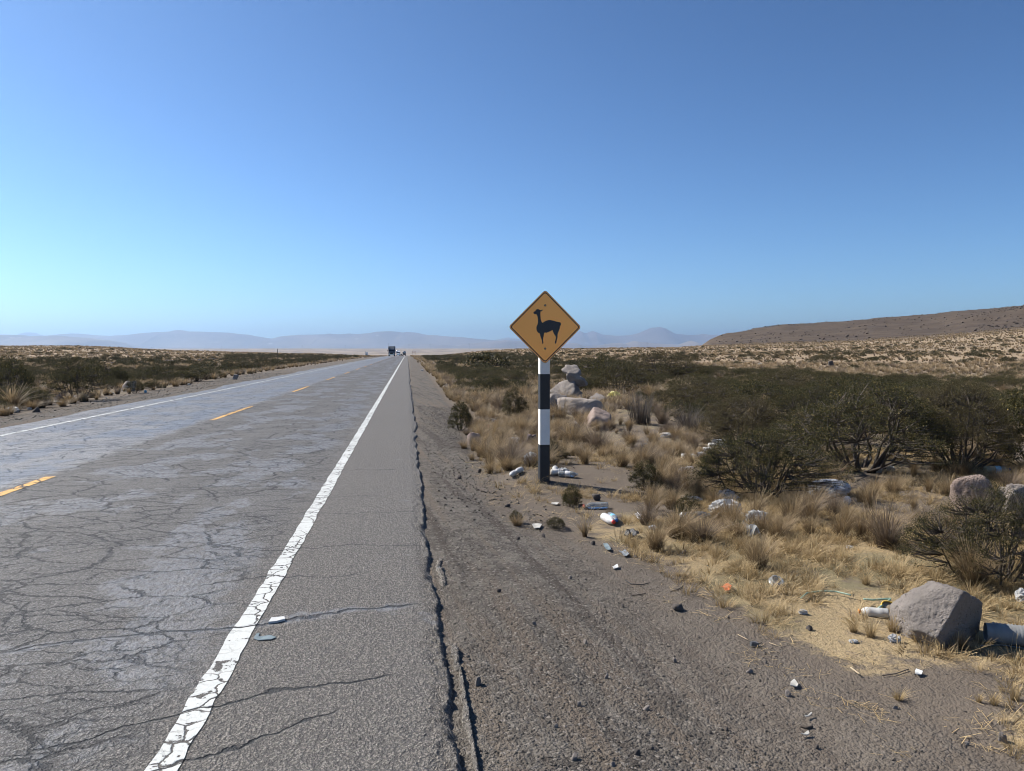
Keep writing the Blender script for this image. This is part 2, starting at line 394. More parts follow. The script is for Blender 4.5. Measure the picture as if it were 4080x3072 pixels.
strawc = t.mix(n3, (.18, .135, .08), (.46, .36, .21)); strawc = t.mix(t.ramp(n1, .42, .62), strawc, (.19, .165, .10)); strawc = t.mix(t.m('MULTIPLY', t.ramp(n2, .55, .7), .7), strawc, (.16, .13, .105))
sm_ = t.ramp(t.m('ADD', straw, t.m('ADD', t.m('MULTIPLY', t.m('SUBTRACT', n2, .5), 1.3), t.m('MULTIPLY', t.m('SUBTRACT', n1, .5), .8))), .42, .72)
c = t.mix(sm_, c, strawc)
# open steppe: pale bunch grass seen from afar, with dark tufts
tan = t.mix(n4, (.24, .18, .12), (.37, .285, .185))
Pf = t.v('MULTIPLY', P, (1, 1, .2)); vf = t.vor(Pf, .55); vf2 = t.vor(Pf, .16)
dots = t.m('MAXIMUM', t.m('SUBTRACT', 1.0, t.ramp(vf.outputs['Distance'], .22, .5)), t.m('SUBTRACT', 1.0, t.ramp(vf2.outputs['Distance'], .18, .42)))
dm, _ = t.noise(P, .035, 4)
tan = t.mix(t.m('MULTIPLY', dots, t.ramp(dm, .36, .55)), tan, (.13, .105, .075))
c = t.mix(far, c, tan)
# distant plain
fp, _ = t.noise(t.v('MULTIPLY', P, (1, 1, 1)), .006, 6, .65)
plain = t.mix(t.ramp(fp, .38, .64), (.17, .135, .10), (.36, .29, .22))
c = t.mix(dist, c, plain)
hn, _ = t.noise(P, .05, 6, .65); hv = t.vor(P, .35)
hc = t.mix(t.ramp(hn, .3, .7), (.062, .046, .034), (.100, .076, .055))
hc = t.mix(t.m('SUBTRACT', 1.0, t.ramp(hv.outputs['Distance'], .15, .42)), hc, (.07, .055, .045))
c = t.mix(t.m('MULTIPLY', t.m('SUBTRACT', 1.0, t.ramp(v2.outputs['Distance'], .1, .6)), 0.0), c, c); c = t.mix(hill, c, hc)
t.put(b.inputs['Base Color'], c); b.inputs['Roughness'].default_value = .95; b.inputs['Specular IOR Level'].default_value = .15
hgt = t.m('ADD', t.m('MULTIPLY', t.m('SUBTRACT', 1.0, v1.outputs['Distance']), .5), t.m('ADD', n3, t.m('MULTIPLY', t.m('SUBTRACT', 1.0, v2.outputs['Distance']), .5)))
v3 = t.vor(P, 120)
hgt = t.m('ADD', t.m('ADD', hgt, t.m('MULTIPLY', t.m('SUBTRACT', 1.0, v3.outputs['Distance']), .3)), t.m('MULTIPLY', n2, 1.4))
hgt = t.m('MULTIPLY', hgt, t.mix(gm, .55, 1.15, 'FLOAT'))
t.put(b.inputs['Normal'], t.bump(hgt, 1.0, .017))

# ---------------------------------------------------------------- rock, plants, plastics
def rock_mat(name, c1, c2, pit=.6, sc=1.0):
    m, t, b = new_mat(name); oc = t.ocoord()
    n1, _ = t.noise(oc, 3*sc, 6, .6); n2, _ = t.noise(oc, 22*sc, 6, .7); v = t.vor(oc, 26*sc)
    r = t.rnd(); c = t.mix(t.ramp(n1, .3, .7), c1, c2); c = t.mix(t.m('MULTIPLY', t.ramp(n2, .5, .75), .5), c, tuple(q*.55 for q in c1))
    c = t.mix(t.m('MULTIPLY', r, .3), c, tuple(q*.7 for q in c1))
    t.put(b.inputs['Base Color'], c); b.inputs['Roughness'].default_value = .92; b.inputs['Specular IOR Level'].default_value = .2
    h = t.m('ADD', n2, t.m('MULTIPLY', t.ramp(v.outputs['Distance'], 0, .5), pit))
    n9, _ = t.noise(oc, 70*sc, 5, .75); pitm, _ = t.noise(oc, 6*sc, 3); pv_ = t.vor(oc, 42*sc); pp_ = t.m('MULTIPLY', t.m('SUBTRACT', 1.0, t.ramp(pv_.outputs['Distance'], .15, .42)), t.ramp(pitm, .42, .6))
    h = t.m('SUBTRACT', t.m('ADD', t.m('MULTIPLY', h, .5), n9), t.m('MULTIPLY', pp_, pit*1.5))
    t.put(b.inputs['Normal'], t.bump(h, 1.0, .018/sc))
    return m
mat_rock = rock_mat('mauve_grey_rock', (.215, .192, .175), (.33, .295, .27))
mat_rock_pink = rock_mat('pink_rock', (.29, .225, .19), (.39, .31, .27))
mat_rock_dark = rock_mat('dark_stone', (.085, .075, .07), (.14, .125, .115), sc=4)
mat_rock_pale = rock_mat('pale_rock', (.29, .25, .22), (.41, .36, .32))
mat_rock_hill = rock_mat('hill_rock', (.08, .064, .055), (.13, .105, .085), sc=.3)
mat_pebble = rock_mat('pebble', (.105, .095, .083), (.19, .172, .15), sc=8)
def leaf_mat(name, a, bcol, tip):
    m, t, b = new_mat(name); i = t.isl(); r = t.rnd()
    c = t.mix(i, a, bcol); c = t.mix(t.ramp(i, .86, .95), c, tip); c = t.mix(t.m('MULTIPLY', r, .35), c, tuple(q*.6 for q in a)); c = t.mix(t.m('MULTIPLY', t.ramp(t.m('FRACT', t.m('MULTIPLY', r, 7.31)), .55, .95), .55), c, (.105, .08, .042))
    t.put(b.inputs['Base Color'], c); b.inputs['Roughness'].default_value = .65; b.inputs['Specular IOR Level'].default_value = .2
    tr = t.N.new('ShaderNodeBsdfTranslucent'); t.put(tr.inputs['Color'], c)
    mx = t.N.new('ShaderNodeMixShader'); mx.inputs[0].default_value = .25
    t.L.new(b.outputs[0], mx.inputs[1]); t.L.new(tr.outputs[0], mx.inputs[2]); t.L.new(mx.outputs[0], t.N['Material Output'].inputs[0])
    return m
mat_leaf = leaf_mat('resinous_leaf', (.024, .026, .012), (.098, .088, .030), (.27, .21, .07))
mat_leaf_far = leaf_mat('scrub_leaf', (.032, .033, .018), (.105, .093, .042), (.22, .175, .075))
mat_stem = simple('dark_stem', (.075, .06, .048), .85, var=.25, nsc=20)
def grass_mat(name, base, mid, tip, hgt):
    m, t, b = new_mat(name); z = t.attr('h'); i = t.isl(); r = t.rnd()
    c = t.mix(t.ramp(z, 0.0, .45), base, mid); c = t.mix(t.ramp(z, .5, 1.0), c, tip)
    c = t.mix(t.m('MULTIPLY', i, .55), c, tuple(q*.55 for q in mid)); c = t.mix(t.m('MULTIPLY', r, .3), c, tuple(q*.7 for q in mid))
    t.put(b.inputs['Base Color'], c); b.inputs['Roughness'].default_value = .6; b.inputs['Specular IOR Level'].default_value = .3
    tr = t.N.new('ShaderNodeBsdfTranslucent'); t.put(tr.inputs['Color'], c)
    mx = t.N.new('ShaderNodeMixShader'); mx.inputs[0].default_value = .3
    t.L.new(b.outputs[0], mx.inputs[1]); t.L.new(tr.outputs[0], mx.inputs[2]); t.L.new(mx.outputs[0], t.N['Material Output'].inputs[0])
    return m
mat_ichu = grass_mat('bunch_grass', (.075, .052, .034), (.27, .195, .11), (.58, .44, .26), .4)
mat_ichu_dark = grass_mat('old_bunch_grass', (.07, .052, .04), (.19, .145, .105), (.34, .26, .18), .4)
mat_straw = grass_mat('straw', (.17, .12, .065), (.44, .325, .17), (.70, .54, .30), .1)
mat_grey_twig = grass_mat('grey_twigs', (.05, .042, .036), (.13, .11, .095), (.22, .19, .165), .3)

# ---------------------------------------------------------------- ground, far ranges
def make_ground():
    r = [0.0, .4, .8]; x = 1.2
    while x < 62000: r.append(x); x *= 1.0165 if x < 600 else 1.03
    r = np.array(r)
    a = np.concatenate([np.linspace(-180, -44, 90)[:-1], np.linspace(-44, 60, 900)[:-1], np.linspace(60, 180, 80)[:-1]])
    A = np.radians(a); nr, nc = len(r), len(A)
    X = r[:, None]*np.sin(A)[None]; Y = r[:, None]*np.cos(A)[None]
    x = X.ravel(); y = Y.ravel(); z = terr(x, y)
    on = (x > XL+.25) & (x < XR-.12) & (y < 1600)
    z = np.where(on, z-.25, z)
    me = npmesh('ground', np.stack([x, y, z], -1), quad=grid_faces(nr, nc, True))
    px, py, c = proj(x, y, z); px = np.where(c > 1, px, -4000)
    e = np.where(x > XR, x-XR, np.where(x < XL, XL-x, 0)); d = x*CF[0]+y*CF[1]
    right = x > 0
    # where the gravel shoulder gives way to vegetation
    vb = np.where(right, np.interp(y, [2.5, 3.5, 4.5, 5.7, 6.5, 8.3, 14.4, 23, 60], [2.15, 1.85, 1.72, 1.6, 1.15, .85, .78, 1.0, 1.2]), np.interp(y, [10, 30, 60, 120], [1.3, 2.2, 3.2, 3.5]))
    gravel = 1-ss(e, vb-.25, vb+.25)
    straw = ss(e, vb-.15, vb+.35)*np.where(right, .62+.25*(1-ss(d, 5, 9))-.1*ss(d, 9, 16), .5)
    near_ = 1-ss(e, .7, 1.5)*ss(x, 0, .5)*(1-ss(y, 8, 14))
    bare = np.exp(-(((px-2380)/240)**2+((py-1935)/75)**2))+.6*np.exp(-(((px-2560)/80)**2+((py-1745)/30)**2))+np.exp(-(((px-2150)/160)**2+((py-2060)/90)**2))+.8*np.exp(-(((px-3700)/380)**2+((py-1985)/90)**2))+np.exp(-(((px-3780)/330)**2+((py-2770)/110)**2))
    bare = np.where(c > 1, np.clip(bare, 0, 1), 0); straw = straw*(1-.95*bare)
    soilpatch = ss(fbm(x*.5, y*.5, 77), .05, .35)*.45
    straw = np.clip(straw-soilpatch*ss(d, 6, 9), 0, 1)
    farm = ss(d, 28, 95)*ss(e, 2, 12); dist = ss(d, 900, 2600)
    hm = ss(np.clip(px, -4000, 9000), 2740, 2840)*ss(d, 395, 450)*(1-ss(d, 2500, 3500))
    for n, v in (('near', near_), ('straw', straw), ('gravel', gravel), ('hill', hm), ('far', farm), ('dist', dist)):
        at = me.attributes.new(n, 'FLOAT', 'POINT'); at.data.foreach_set('value', np.asarray(v, np.float32))
    me.materials.append(mat_ground)
    return tag(obj('ground', me), kind='structure')
make_ground()

def range_obj(name, pts, dist, depth, mat, seed, n=500, rough=40, base=-60):
    X = np.array([p[0] for p in pts], float); Yp = np.array([p[1] for p in pts], float)
    xs = np.linspace(X[0], X[-1], n); yp = np.interp(xs, X, Yp)
    jit = fbm(xs*.06, xs*0, seed, 4)*.9*np.minimum(1, (1401-yp)/20); yp = yp+jit
    zr = CAMH+(1401.5-yp)/FOC*dist
    m = 27; V = []
    for j in range(m):
        q = j/(m-1); d = dist+depth*(q*2-1)*1.0
        fall = 1-abs(q*2-1); prof = np.sin(fall*math.pi/2)**1.15
        u = (xs-2040)/FOC*dist                              # lateral distance fixed in metres
        gul = fbm(u*.0009*25000/dist, np.full(n, d)*.0007*25000/dist, seed+3, 5)
        hz = base+(zr-base)*prof*(1+.32*gul*(1-prof**2)**.8*(fall < 1))
        if j == (m-1)//2: pass
        V.append(np.stack([u*CR[0]+d*CF[0], u*CR[1]+d*CF[1], hz], -1))
    V = np.concatenate(V)
    o = obj(name, npmesh(name, V, quad=grid_faces(m, n), mats=[mat])); tag(o, kind='structure'); return o
mt, t, b = new_mat('mountain_rock'); P = t.pos(); n1, _ = t.noise(P, .0006, 6, .6); n2, _ = t.noise(P, .003, 5, .6)
c = t.mix(t.ramp(n1, .35, .65), (.13, .10, .08), (.24, .19, .15)); c = t.mix(t.ramp(n2, .62, .72), c, (.36, .31, .26))
t.put(b.inputs['Base Color'], c); b.inputs['Roughness'].default_value = .95
FARR = [(-2500, 1350), (-1200, 1330), (-500, 1345), (85, 1340), (127, 1322), (171, 1339), (215, 1337), (253, 1331), (310, 1333), (437, 1340), (481, 1334), (532, 1336), (560, 1345)]
MAINR = [(170, 1352), (215, 1338), (310, 1329), (380, 1336), (437, 1338), (520, 1338), (608, 1326), (684, 1321), (712, 1322), (725, 1315.5), (740, 1320), (753, 1321), (823, 1322), (911, 1326), (981, 1333), (1038, 1343), (1076, 1349), (1120, 1349), (1139, 1339), (1203, 1334), (1310, 1332), (1316, 1329), (1325, 1331), (1350, 1332), (1395, 1329), (1425, 1331), (1486, 1327), (1508, 1322), (1549, 1320), (1583, 1321), (1610, 1326), (1626, 1323), (1655, 1325), (1712, 1336), (1743, 1336), (1768, 1340), (1847, 1344), (1900, 1350), (1990, 1357), (2100, 1372), (2200, 1400)]
PEAKR = [(1930, 1372), (1963, 1357), (2000, 1350), (2024, 1344), (2040, 1349), (2054, 1348), (2090, 1358), (2150, 1352), (2230, 1342), (2290, 1326), (2307, 1319), (2318, 1323), (2330, 1329), (2345, 1324), (2359, 1319), (2393, 1332), (2447, 1338), (2506, 1336), (2542, 1328), (2570, 1316), (2592, 1306.5), (2610, 1305), (2626, 1302), (2634, 1305), (2641, 1306), (2682, 1329), (2736, 1335), (2780, 1334), (2796, 1330.5), (2806, 1331), (2815, 1334), (2900, 1334), (3200, 1330), (4300, 1340), (6000, 1350)]
NEARL = [(-2500, 1330), (-900, 1340), (0, 1334), (85, 1335), (123, 1343), (174, 1338), (221, 1338), (316, 1344), (380, 1351), (421, 1357), (452, 1371), (487, 1385), (520, 1400)]
LOWR = [(1500, 1400), (1600, 1380), (1628, 1371), (1714, 1371), (1825, 1377), (1847, 1372), (1950, 1361), (2020, 1355), (2100, 1362), (2190, 1372), (2253, 1368), (2293, 1367), (2320, 1377), (2360, 1379), (2420, 1370), (2460, 1366), (2490, 1370), (2524, 1358), (2555, 1363), (2605, 1368), (2705, 1373), (2750, 1358), (2786, 1368), (2900, 1372), (3200, 1380)]
range_obj('far_hills', FARR, 34000, 2500, mt, 3, 260)
range_obj('mountain_range', MAINR, 24000, 3500, mt, 5, 900)
range_obj('volcanic_peaks', PEAKR, 31000, 3500, mt, 9, 900)
range_obj('left_ridge', NEARL, 15500, 2200, mt, 13, 400)
range_obj('foothills', LOWR, 19000, 1800, mt, 17, 500)

# ---------------------------------------------------------------- road
def road_edge(y):
    return XR-.03+fbm(y*1.1, y*0, 41, 4)*.055+fbm(y*7, y*0, 43, 3)*.012+fbm(y*45, y*0, 44, 2)*.008
def road_left(y): return XL+fbm(y*.25, y*0, 47, 4)*.35+fbm(y*2.5, y*0, 49, 3)*.06
def make_road():
    ys = [-25.0, -12, -5, -1, .5]; y = 1.2
    while y < 1500: ys.append(y); y += max(.011, max(0, y-2)**1.6*.0022)
    ys = np.array(ys); ny = len(ys)
    # share across the width: coarse on the lanes, fine at the broken right edge
    c1 = np.linspace(0, 1, 26); fine = np.linspace(-.22, .26, 49)
    xe = road_edge(ys); xl = road_left(ys)
    n1, n2 = len(c1), len(fine)
    X = np.zeros((ny, n1+n2+2)); Z = np.zeros_like(X)
    rz = road_z(ys)
    X[:, 0] = xl-.12; X[:, 1] = xl-.04
    X[:, 2:2+n1] = xl[:, None]+(.0-.24-xl[:, None])*c1[None]
    X[:, 2+n1:] = fine[None]
    YY = np.repeat(ys[:, None], X.shape[1], 1)
    rel = X-xe[:, None]
    near = np.where(YY < 16, 1, .3)
    lump = fbm(X*62, YY*62, 51, 3)*.010+fbm(X*23, YY*23, 53, 3)*.010
    crumble = ss(rel, -.17, -.02)
    top = -.012*ss(rel, -.12, 0)+lump*crumble*near
    wv = ss(fbm(YY*1.7, X*0, 46, 4), -.15, .45); drop = -.062*ss(rel, -.012-.05*wv, .022+.03*wv)
    Z = rz[:, None]+top+drop
    # the strip of broken seal beyond the crevice, near the camera
    st = (1-ss(YY, 3.9, 4.15))*ss(YY, 1.0, 1.3)+ss(YY, 4.9, 5.1)*(1-ss(YY, 5.6, 5.9))*.8
    w0 = .035+.02*fbm(YY*14, X*0, 57); w1 = .13+.04*fbm(YY*8, X*0, 58, 4)-.04*ss(YY, 3, 4)
    m = st*ss(rel, w0, w0+.02)*(1-ss(rel, w1-.02, w1+.015))
    Z = np.where(m > 0, Z*(1-m)+(rz[:, None]-.022+lump*1.3)*m, Z)
    Z[:, 0] = rz-.12; Z[:, 1] = rz-.002
    Z[:, -1] = rz-.2
    me = npmesh('road', np.stack([X.ravel(), YY.ravel(), Z.ravel()], -1), quad=grid_faces(*X.shape)[:, ::-1], mats=[mat_asphalt])
    return tag(obj('road', me), kind='structure')
make_road()
def line(name, xc, w, y0, y1, mat, wob=.006):
    ys = [y0]; 
    while ys[-1] < y1: ys.append(min(y1, ys[-1]+max(.03, ys[-1]*.01)))
    ys = np.array(ys); L = xc-w/2+fbm(ys*5, ys*0, int(abs(xc)*10)+61, 4)*wob; Rr = xc+w/2+fbm(ys*5, ys*0, int(abs(xc)*10)+67, 4)*wob
    z = road_z(ys)+.004
    X = np.stack([L, (L+Rr)/2, Rr], 1); Y = np.repeat(ys[:, None], 3, 1); Z = np.repeat(z[:, None], 3, 1)
    tag(obj(name, npmesh(name, np.stack([X.ravel(), Y.ravel(), Z.ravel()], -1), quad=grid_faces(len(ys), 3)[:, ::-1], mats=[mat])), kind='structure')
line('white_road_marking', -.88, .115, -10, 900, mat_white, .014)
line('white_road_marking', -7.2, .11, -10, 900, mat_white, .01)
for k in range(-1, 28):
    line('yellow_road_marking', -4.25, .115, 5.4+12.15*k, 9.85+12.15*k, mat_yellow)

# ---------------------------------------------------------------- air
hz = MB(); hz.box((3000, 16000, 560), (72000, 62000, 1260)); m = bpy.data.materials.new('air'); m.use_nodes = True
t = NT(m.node_tree); t.N.remove(t.N['Principled BSDF']); pv = t.N.new('ShaderNodeVolumePrincipled')
pv.inputs['Color'].default_value = (.47, .66, .90, 1); pv.inputs['Density'].default_value = 5.2e-5; pv.inputs['Anisotropy'].default_value = .68
t.L.new(pv.outputs[0], t.N['Material Output'].inputs['Volume'])
tag(hz.build('haze', m), kind='stuff')

# ---------------------------------------------------------------- plant prototypes
def shrub_mesh(seed, W=1.0, H=.62, stems=16, tips=230, leaves=30, leaf=.014, clump=.05, open_=.35, hollow=.62, lm=None, detail=True, droop=0):
    """a fan of bare dark stems that fork and carry clumps of small leaves on a dome; returns (stem mesh, foliage mesh)"""
    rg = np.random.default_rng(seed); rad = W/2
    T = []
    lob = [(rg.uniform(0, 6.28), rg.uniform(.15, .38), rg.uniform(.75, 1.12)) for _ in range(5)]
    for i in range(tips):
        a = rg.uniform(0, 2*math.pi); r = rad*math.sqrt(rg.uniform(0, 1))
        k = 1+.16*math.sin(a*2+seed)+.12*math.sin(a*3+seed*2.1)+.07*math.sin(a*7+seed)
        q = r/rad
        top = H*(1-.62*q**2.2)*(1+.22*float(fbm(np.array([math.cos(a)*q*2+seed]), np.array([math.sin(a)*q*2.3]), seed, 3)[0]))
        z = top*(1-hollow*rg.uniform(0, 1)**2.2)
        z = max(z, .1*H)
        T.append((r*k*math.cos(a), r*k*math.sin(a), z))
    T = np.array(T)
    mb = MB(); S = []
    for i in range(stems):
        a = 2*math.pi*i/stems+rg.uniform(-.3, .3); q = math.sqrt(rg.uniform(.03, 1))*.95
        e = Vector((rad*q*math.cos(a)*.8, rad*q*math.sin(a)*.8, H*(.82-.5*q*q)))
        b = Vector((math.cos(a)*.05*W, math.sin(a)*.05*W, -.04)); c = b.lerp(e, .45)+Vector((math.cos(a), math.sin(a), 0))*rad*.10*q+Vector((rg.normal(0, .03)*W, rg.normal(0, .03)*W, -.07*H*q))
        pts = [b, b.lerp(c, .5)+Vector((rg.normal(0, .012), rg.normal(0, .012), 0)), c, c.lerp(e, .55)+Vector((rg.normal(0, .02), rg.normal(0, .02), rg.normal(0, .015))), e]
        mb.tube(pts, [.011*W+.003, .009*W+.002, .008*W, .006*W, .003*W], 5 if detail else 3, 0, False)
        for p in pts[1:]: S.append(p)
        S.append(pts[2].lerp(pts[3], .5))
    SA = np.array([tuple(p) for p in S])
    for t_ in T:
        d = np.linalg.norm(SA-t_, axis=1)+np.maximum(0, SA[:, 2]-t_[2])*3; j = int(np.argmin(d)); s = Vector(SA[j]); e = Vector(t_)
        mid = s.lerp(e, .5)+Vector((rg.normal(0, .015), rg.normal(0, .015), -.02*H)); 
        mb.tube([s, mid, e], [.0045*W+.001, .003*W+.001, .0015], 3, 0, False)
    stem = bpy.data.meshes.new('stem'); stem.from_pydata(mb.v, [], mb.f); stem.materials.append(mat_stem)
    for p in stem.polygons: p.use_smooth = True
    n = tips*leaves
    C = np.repeat(T, leaves, 0)+rg.normal(0, 1, (n, 3))*np.array([clump, clump, clump*.75])*rg.uniform(.4, 1, (n, 1))*W**.3
    C[:, 2] = np.maximum(C[:, 2], .02)
    u = rg.normal(0, 1, (n, 3)); u[:, 2] = abs(u[:, 2])+.5; u /= np.linalg.norm(u, axis=1)[:, None]
    w = np.cross(u, rg.normal(0, 1, (n, 3))); w /= np.linalg.norm(w, axis=1)[:, None]
    L = (leaf*rg.uniform(.6, 1.3, (n, 1)))
    V = np.stack([C-w*L*.32, C+w*L*.32, C+u*L*1.25], 1).reshape(-1, 3)
    fo = npmesh('foliage', V, tri=np.arange(3*n).reshape(-1, 3), mats=[lm or mat_leaf], smooth=False)
    return stem, fo
def grass_mesh(seed, n=260, H=.42, R0=.05, spread=.33, w=.0035, mat=None, seg=3, lean=.0, heads=.15):
    """a bunch of curved blades; attribute h runs from root to tip"""
    rg = np.random.default_rng(seed)
    a = rg.uniform(0, 2*math.pi, n); r0 = R0*np.sqrt(rg.uniform(0, 1, n)); h = H*rg.uniform(.28, 1.0, n)**.8*np.where(rg.random(n) < .1, 1.25, 1)
    out = spread*(r0/R0*.6+.4)*rg.uniform(.2, 1.75, n); curve = rg.uniform(1.3, 2.4, n)
    ad = a+rg.normal(0, .35, n)
    ts = np.linspace(0, 1, seg+1)
    V = []; Hh = []
    for j, t_ in enumerate(ts):
        x = r0*np.cos(a)+out*h/H*np.cos(ad)*t_**curve+lean*t_*t_*h; y = r0*np.sin(a)+out*h/H*np.sin(ad)*t_**curve
        z = h*(t_-.22*(out/ max(spread, .01))*t_**2.5)-.01
        head = (rg.random(n) < heads) if j == 0 else head
        ww = w*(1-.72*t_)*np.where(head & (t_ > .6), 2.4, 1)
        px_, py_ = -np.sin(ad+.8), np.cos(ad+.8)
        V.append(np.stack([np.stack([x-px_*ww, y-py_*ww, z], -1), np.stack([x+px_*ww, y+py_*ww, z], -1)], 1)); Hh.append(np.full((n, 2), t_))
    V = np.stack(V, 1).reshape(-1, 3)                    # n, seg+1, 2
    Hh = np.stack(Hh, 1).reshape(-1)
    b = (np.arange(n)*(seg+1)*2)[:, None]; k = (np.arange(seg)*2)[None]
    q = np.stack([b+k, b+k+1, b+k+3, b+k+2], -1).reshape(-1, 4)
    me = npmesh('blades', V, quad=q, mats=[mat or mat_ichu])
    at = me.attributes.new('h', 'FLOAT', 'POINT'); at.data.foreach_set('value', Hh.astype(np.float32))
    return me
def join_mesh(name, parts):
    bm = bmesh.new(); mats = []
    for me in parts:
        n0 = len(bm.faces); bm.from_mesh(me); bm.faces.ensure_lookup_table()
        for m_ in me.materials:
            if m_ not in mats: mats.append(m_)
        k = mats.index(me.materials[0])
        for i in range(n0, len(bm.faces)): bm.faces[i].material_index = k
    o = bpy.data.meshes.new(name); bm.to_mesh(o); bm.free()
    for m_ in mats: o.materials.append(m_)
    return o
HI = [shrub_mesh(100+i, tips=680, leaves=60, stems=24, leaf=.0078, clump=.034, H=.62+.04*i) for i in range(4)]
MID = [shrub_mesh(200+i, tips=190, leaves=48, stems=11, leaf=.0145, clump=.05, H=.5+.06*(i % 3), detail=False) for i in range(4)]
SPR = [shrub_mesh(250+i, tips=240, leaves=44, stems=14, leaf=.024, clump=.055, H=1.0, detail=False, hollow=.85) for i in range(2)]
FARS = [join_mesh('far_shrub', list(shrub_mesh(300+i, tips=60, leaves=12, stems=4, leaf=.06, clump=.08, H=.45+.07*(i % 3), lm=mat_leaf_far, detail=False)[::1])) for i in range(4)]
GB = [grass_mesh(400+i, n=(340, 230, 420, 180, 300)[i], H=.42, R0=(.07, .05, .09, .05, .11)[i], spread=.22+.07*(i % 3), lean=(0, .2, .05, .3, .12)[i], w=.003) for i in range(5)]
GD = [grass_mesh(420+i, n=380, H=.40, R0=.08, spread=.34, w=.003, mat=mat_ichu_dark) for i in range(3)]
GY = [grass_mesh(440+i, n=300, H=.5, R0=.16, spread=.2, mat=mat_grey_twig, heads=0) for i in range(2)]
GF = [grass_mesh(460+i, n=90, H=.42, R0=.09, spread=.28, w=.012, seg=2, mat=(mat_ichu, mat_ichu_dark, mat_ichu)[i]) for i in range(3)]
GS = [grass_mesh(480+i, n=44, H=.13, R0=.06, spread=.13, w=.0026, mat=mat_straw, seg=2, heads=.3) for i in range(4)]
GT = [grass_mesh(500+i, n=150, H=.26, R0=.06, spread=.22, w=.003, mat=mat_straw) for i in range(3)]
def litter_straw(seed, n=16):
    rg = np.random.default_rng(seed); V = []; q = []; 
    for i in range(n):
        a = rg.uniform(0, 6.28); L = rg.uniform(.03, .12); c = rg.normal(0, .07, 2); w = .0018; z0 = rg.uniform(.003, .012); z1 = rg.uniform(.003, .03)
        dx, dy = math.cos(a), math.sin(a)
        V += [(c[0]-dy*w, c[1]+dx*w, z0), (c[0]+dy*w, c[1]-dx*w, z0), (c[0]+dx*L+dy*w, c[1]+dy*L-dx*w, z1), (c[0]+dx*L-dy*w, c[1]+dy*L+dx*w, z1)]
        q.append([4*i, 4*i+1, 4*i+2, 4*i+3])
    me = npmesh('stalks', V, quad=q, mats=[mat_straw]); at = me.attributes.new('h', 'FLOAT', 'POINT'); at.data.foreach_set('value', np.full(len(V), .8, np.float32))
    return me
GL = [litter_straw(520+i) for i in range(3)]

# ---------------------------------------------------------------- rocks
def rock_mesh(name, size, seed, planes=None, k=10, sub=4, p=34, amp=.05, fr=1.9, mat=None, flat=.35):
    rg = np.random.default_rng(seed)
    if planes is None:
        n = rg.normal(0, 1, (k, 3)); n /= np.linalg.norm(n, axis=1)[:, None]; d = rg.uniform(.42, .74, k)
        n = np.concatenate([n, [(0, 0, -1), (0, 0, 1), (1, 0, 0), (-1, 0, 0), (0, 1, 0), (0, -1, 0)]]); d = np.concatenate([d, [flat, .9, 1, 1, 1, 1]])
    else: n, d = planes
    bm = bmesh.new(); bmesh.ops.create_icosphere(bm, subdivisions=sub, radius=1)
    v = np.array([tuple(q.co) for q in bm.verts]); v /= np.linalg.norm(v, axis=1)[:, None]
    dots = np.maximum(v@n.T/d[None], 0)
    r = (dots**p).sum(1)**(-1/p)
    nz = np.array([mnoise.fractal(Vector(q)*fr+Vector((seed, 0, 0)), .9, 2.1, 5) for q in v])
    nz2 = np.array([mnoise.fractal(Vector(q)*fr*5+Vector((0, seed, 0)), .7, 2.1, 3) for q in v])
    r = r*(1+amp*nz+amp*.35*nz2)
    v = v*r[:, None]*np.array(size)[None]/2
    for q, c in zip(bm.verts, v): q.co = c
    me = bpy.data.meshes.new(name); bm.to_mesh(me); bm.free()
    for f in me.polygons: f.use_smooth = True
    me.materials.append(mat or mat_rock)
    return me
def rock_px(name, cx, by, w, h, label, cat, mat=None, seed=1, dz=0, group=None, z=None, dep=.8, amp=.09, sub=4, rz=None, sink=.12, **kw):
    p = G(cx, by); s = mpp(p); W = w*s; H = h*s; D = W*dep
    p = push(p, D*.35)
    me = rock_mesh(name, (W, D, H*2/(1+kw.get('flat', .35))*1.0), seed, mat=mat, amp=amp, sub=sub, **kw)
    zs = [q.co.z for q in me.vertices]; 
    sc = H*(1+sink)/(max(zs)-min(zs))
    for q in me.vertices: q.co.z = (q.co.z-min(zs))*sc-H*sink
    base = (z if z is not None else float(terr(p.x, p.y)))+dz
    o = obj(name, me, loc=(p.x, p.y, base)); o.rotation_euler.z = -YA+(rz or 0)
    return tag(o, label, cat, group)
# the big boulder: faces taken from the photo's silhouette, lit face up-left, undercut shaded face to the front right
pts = [(-.014, .26, .335), (.12, .30, .29), (.235, .34, .23), (.25, .24, .17), (.225, .22, .06), (.10, .12, -.01), (-.014, .11, -.005), (-.13, .10, .035), (-.215, .12, .06), (-.25, .16, .13), (-.225, .2, .19), (-.19, .25, .235), (-.12, .29, .28), (.0, .5, .22), (.16, .5, .14), (-.15, .45, .12), (.0, .46, -.04), (.2, .42, -.04), (.17, .15, .255), (.05, .03, .205), (-.07, -.02, .165), (-.08, .0, .10), (-.16, .4, -.03)]
pts0 = [(-.014, .2, .335), (.135, .24, .285), (.235, .28, .23), (.25, .22, .17), (.225, .13, .06), (.10, .02, -.01), (-.014, .0, -.005), (-.13, .03, .035), (-.215, .08, .06), (-.25, .14, .13), (-.225, .18, .19), (-.19, .24, .235), (-.12, .28, .28), (.0, .5, .22), (.16, .5, .14), (-.15, .45, .12), (.0, .42, -.04), (.2, .38, -.04), (.15, .16, .26), (.05, .05, .205), (-.06, .0, .165), (-.05, -.01, .08), (-.16, .4, -.03)]
bm = bmesh.new()
for q in pts: bm.verts.new((q[0], q[1]-.22, q[2]-.14))
bmesh.ops.convex_hull(bm, input=bm.verts); bm.normal_update()
pn = []; pd_ = []
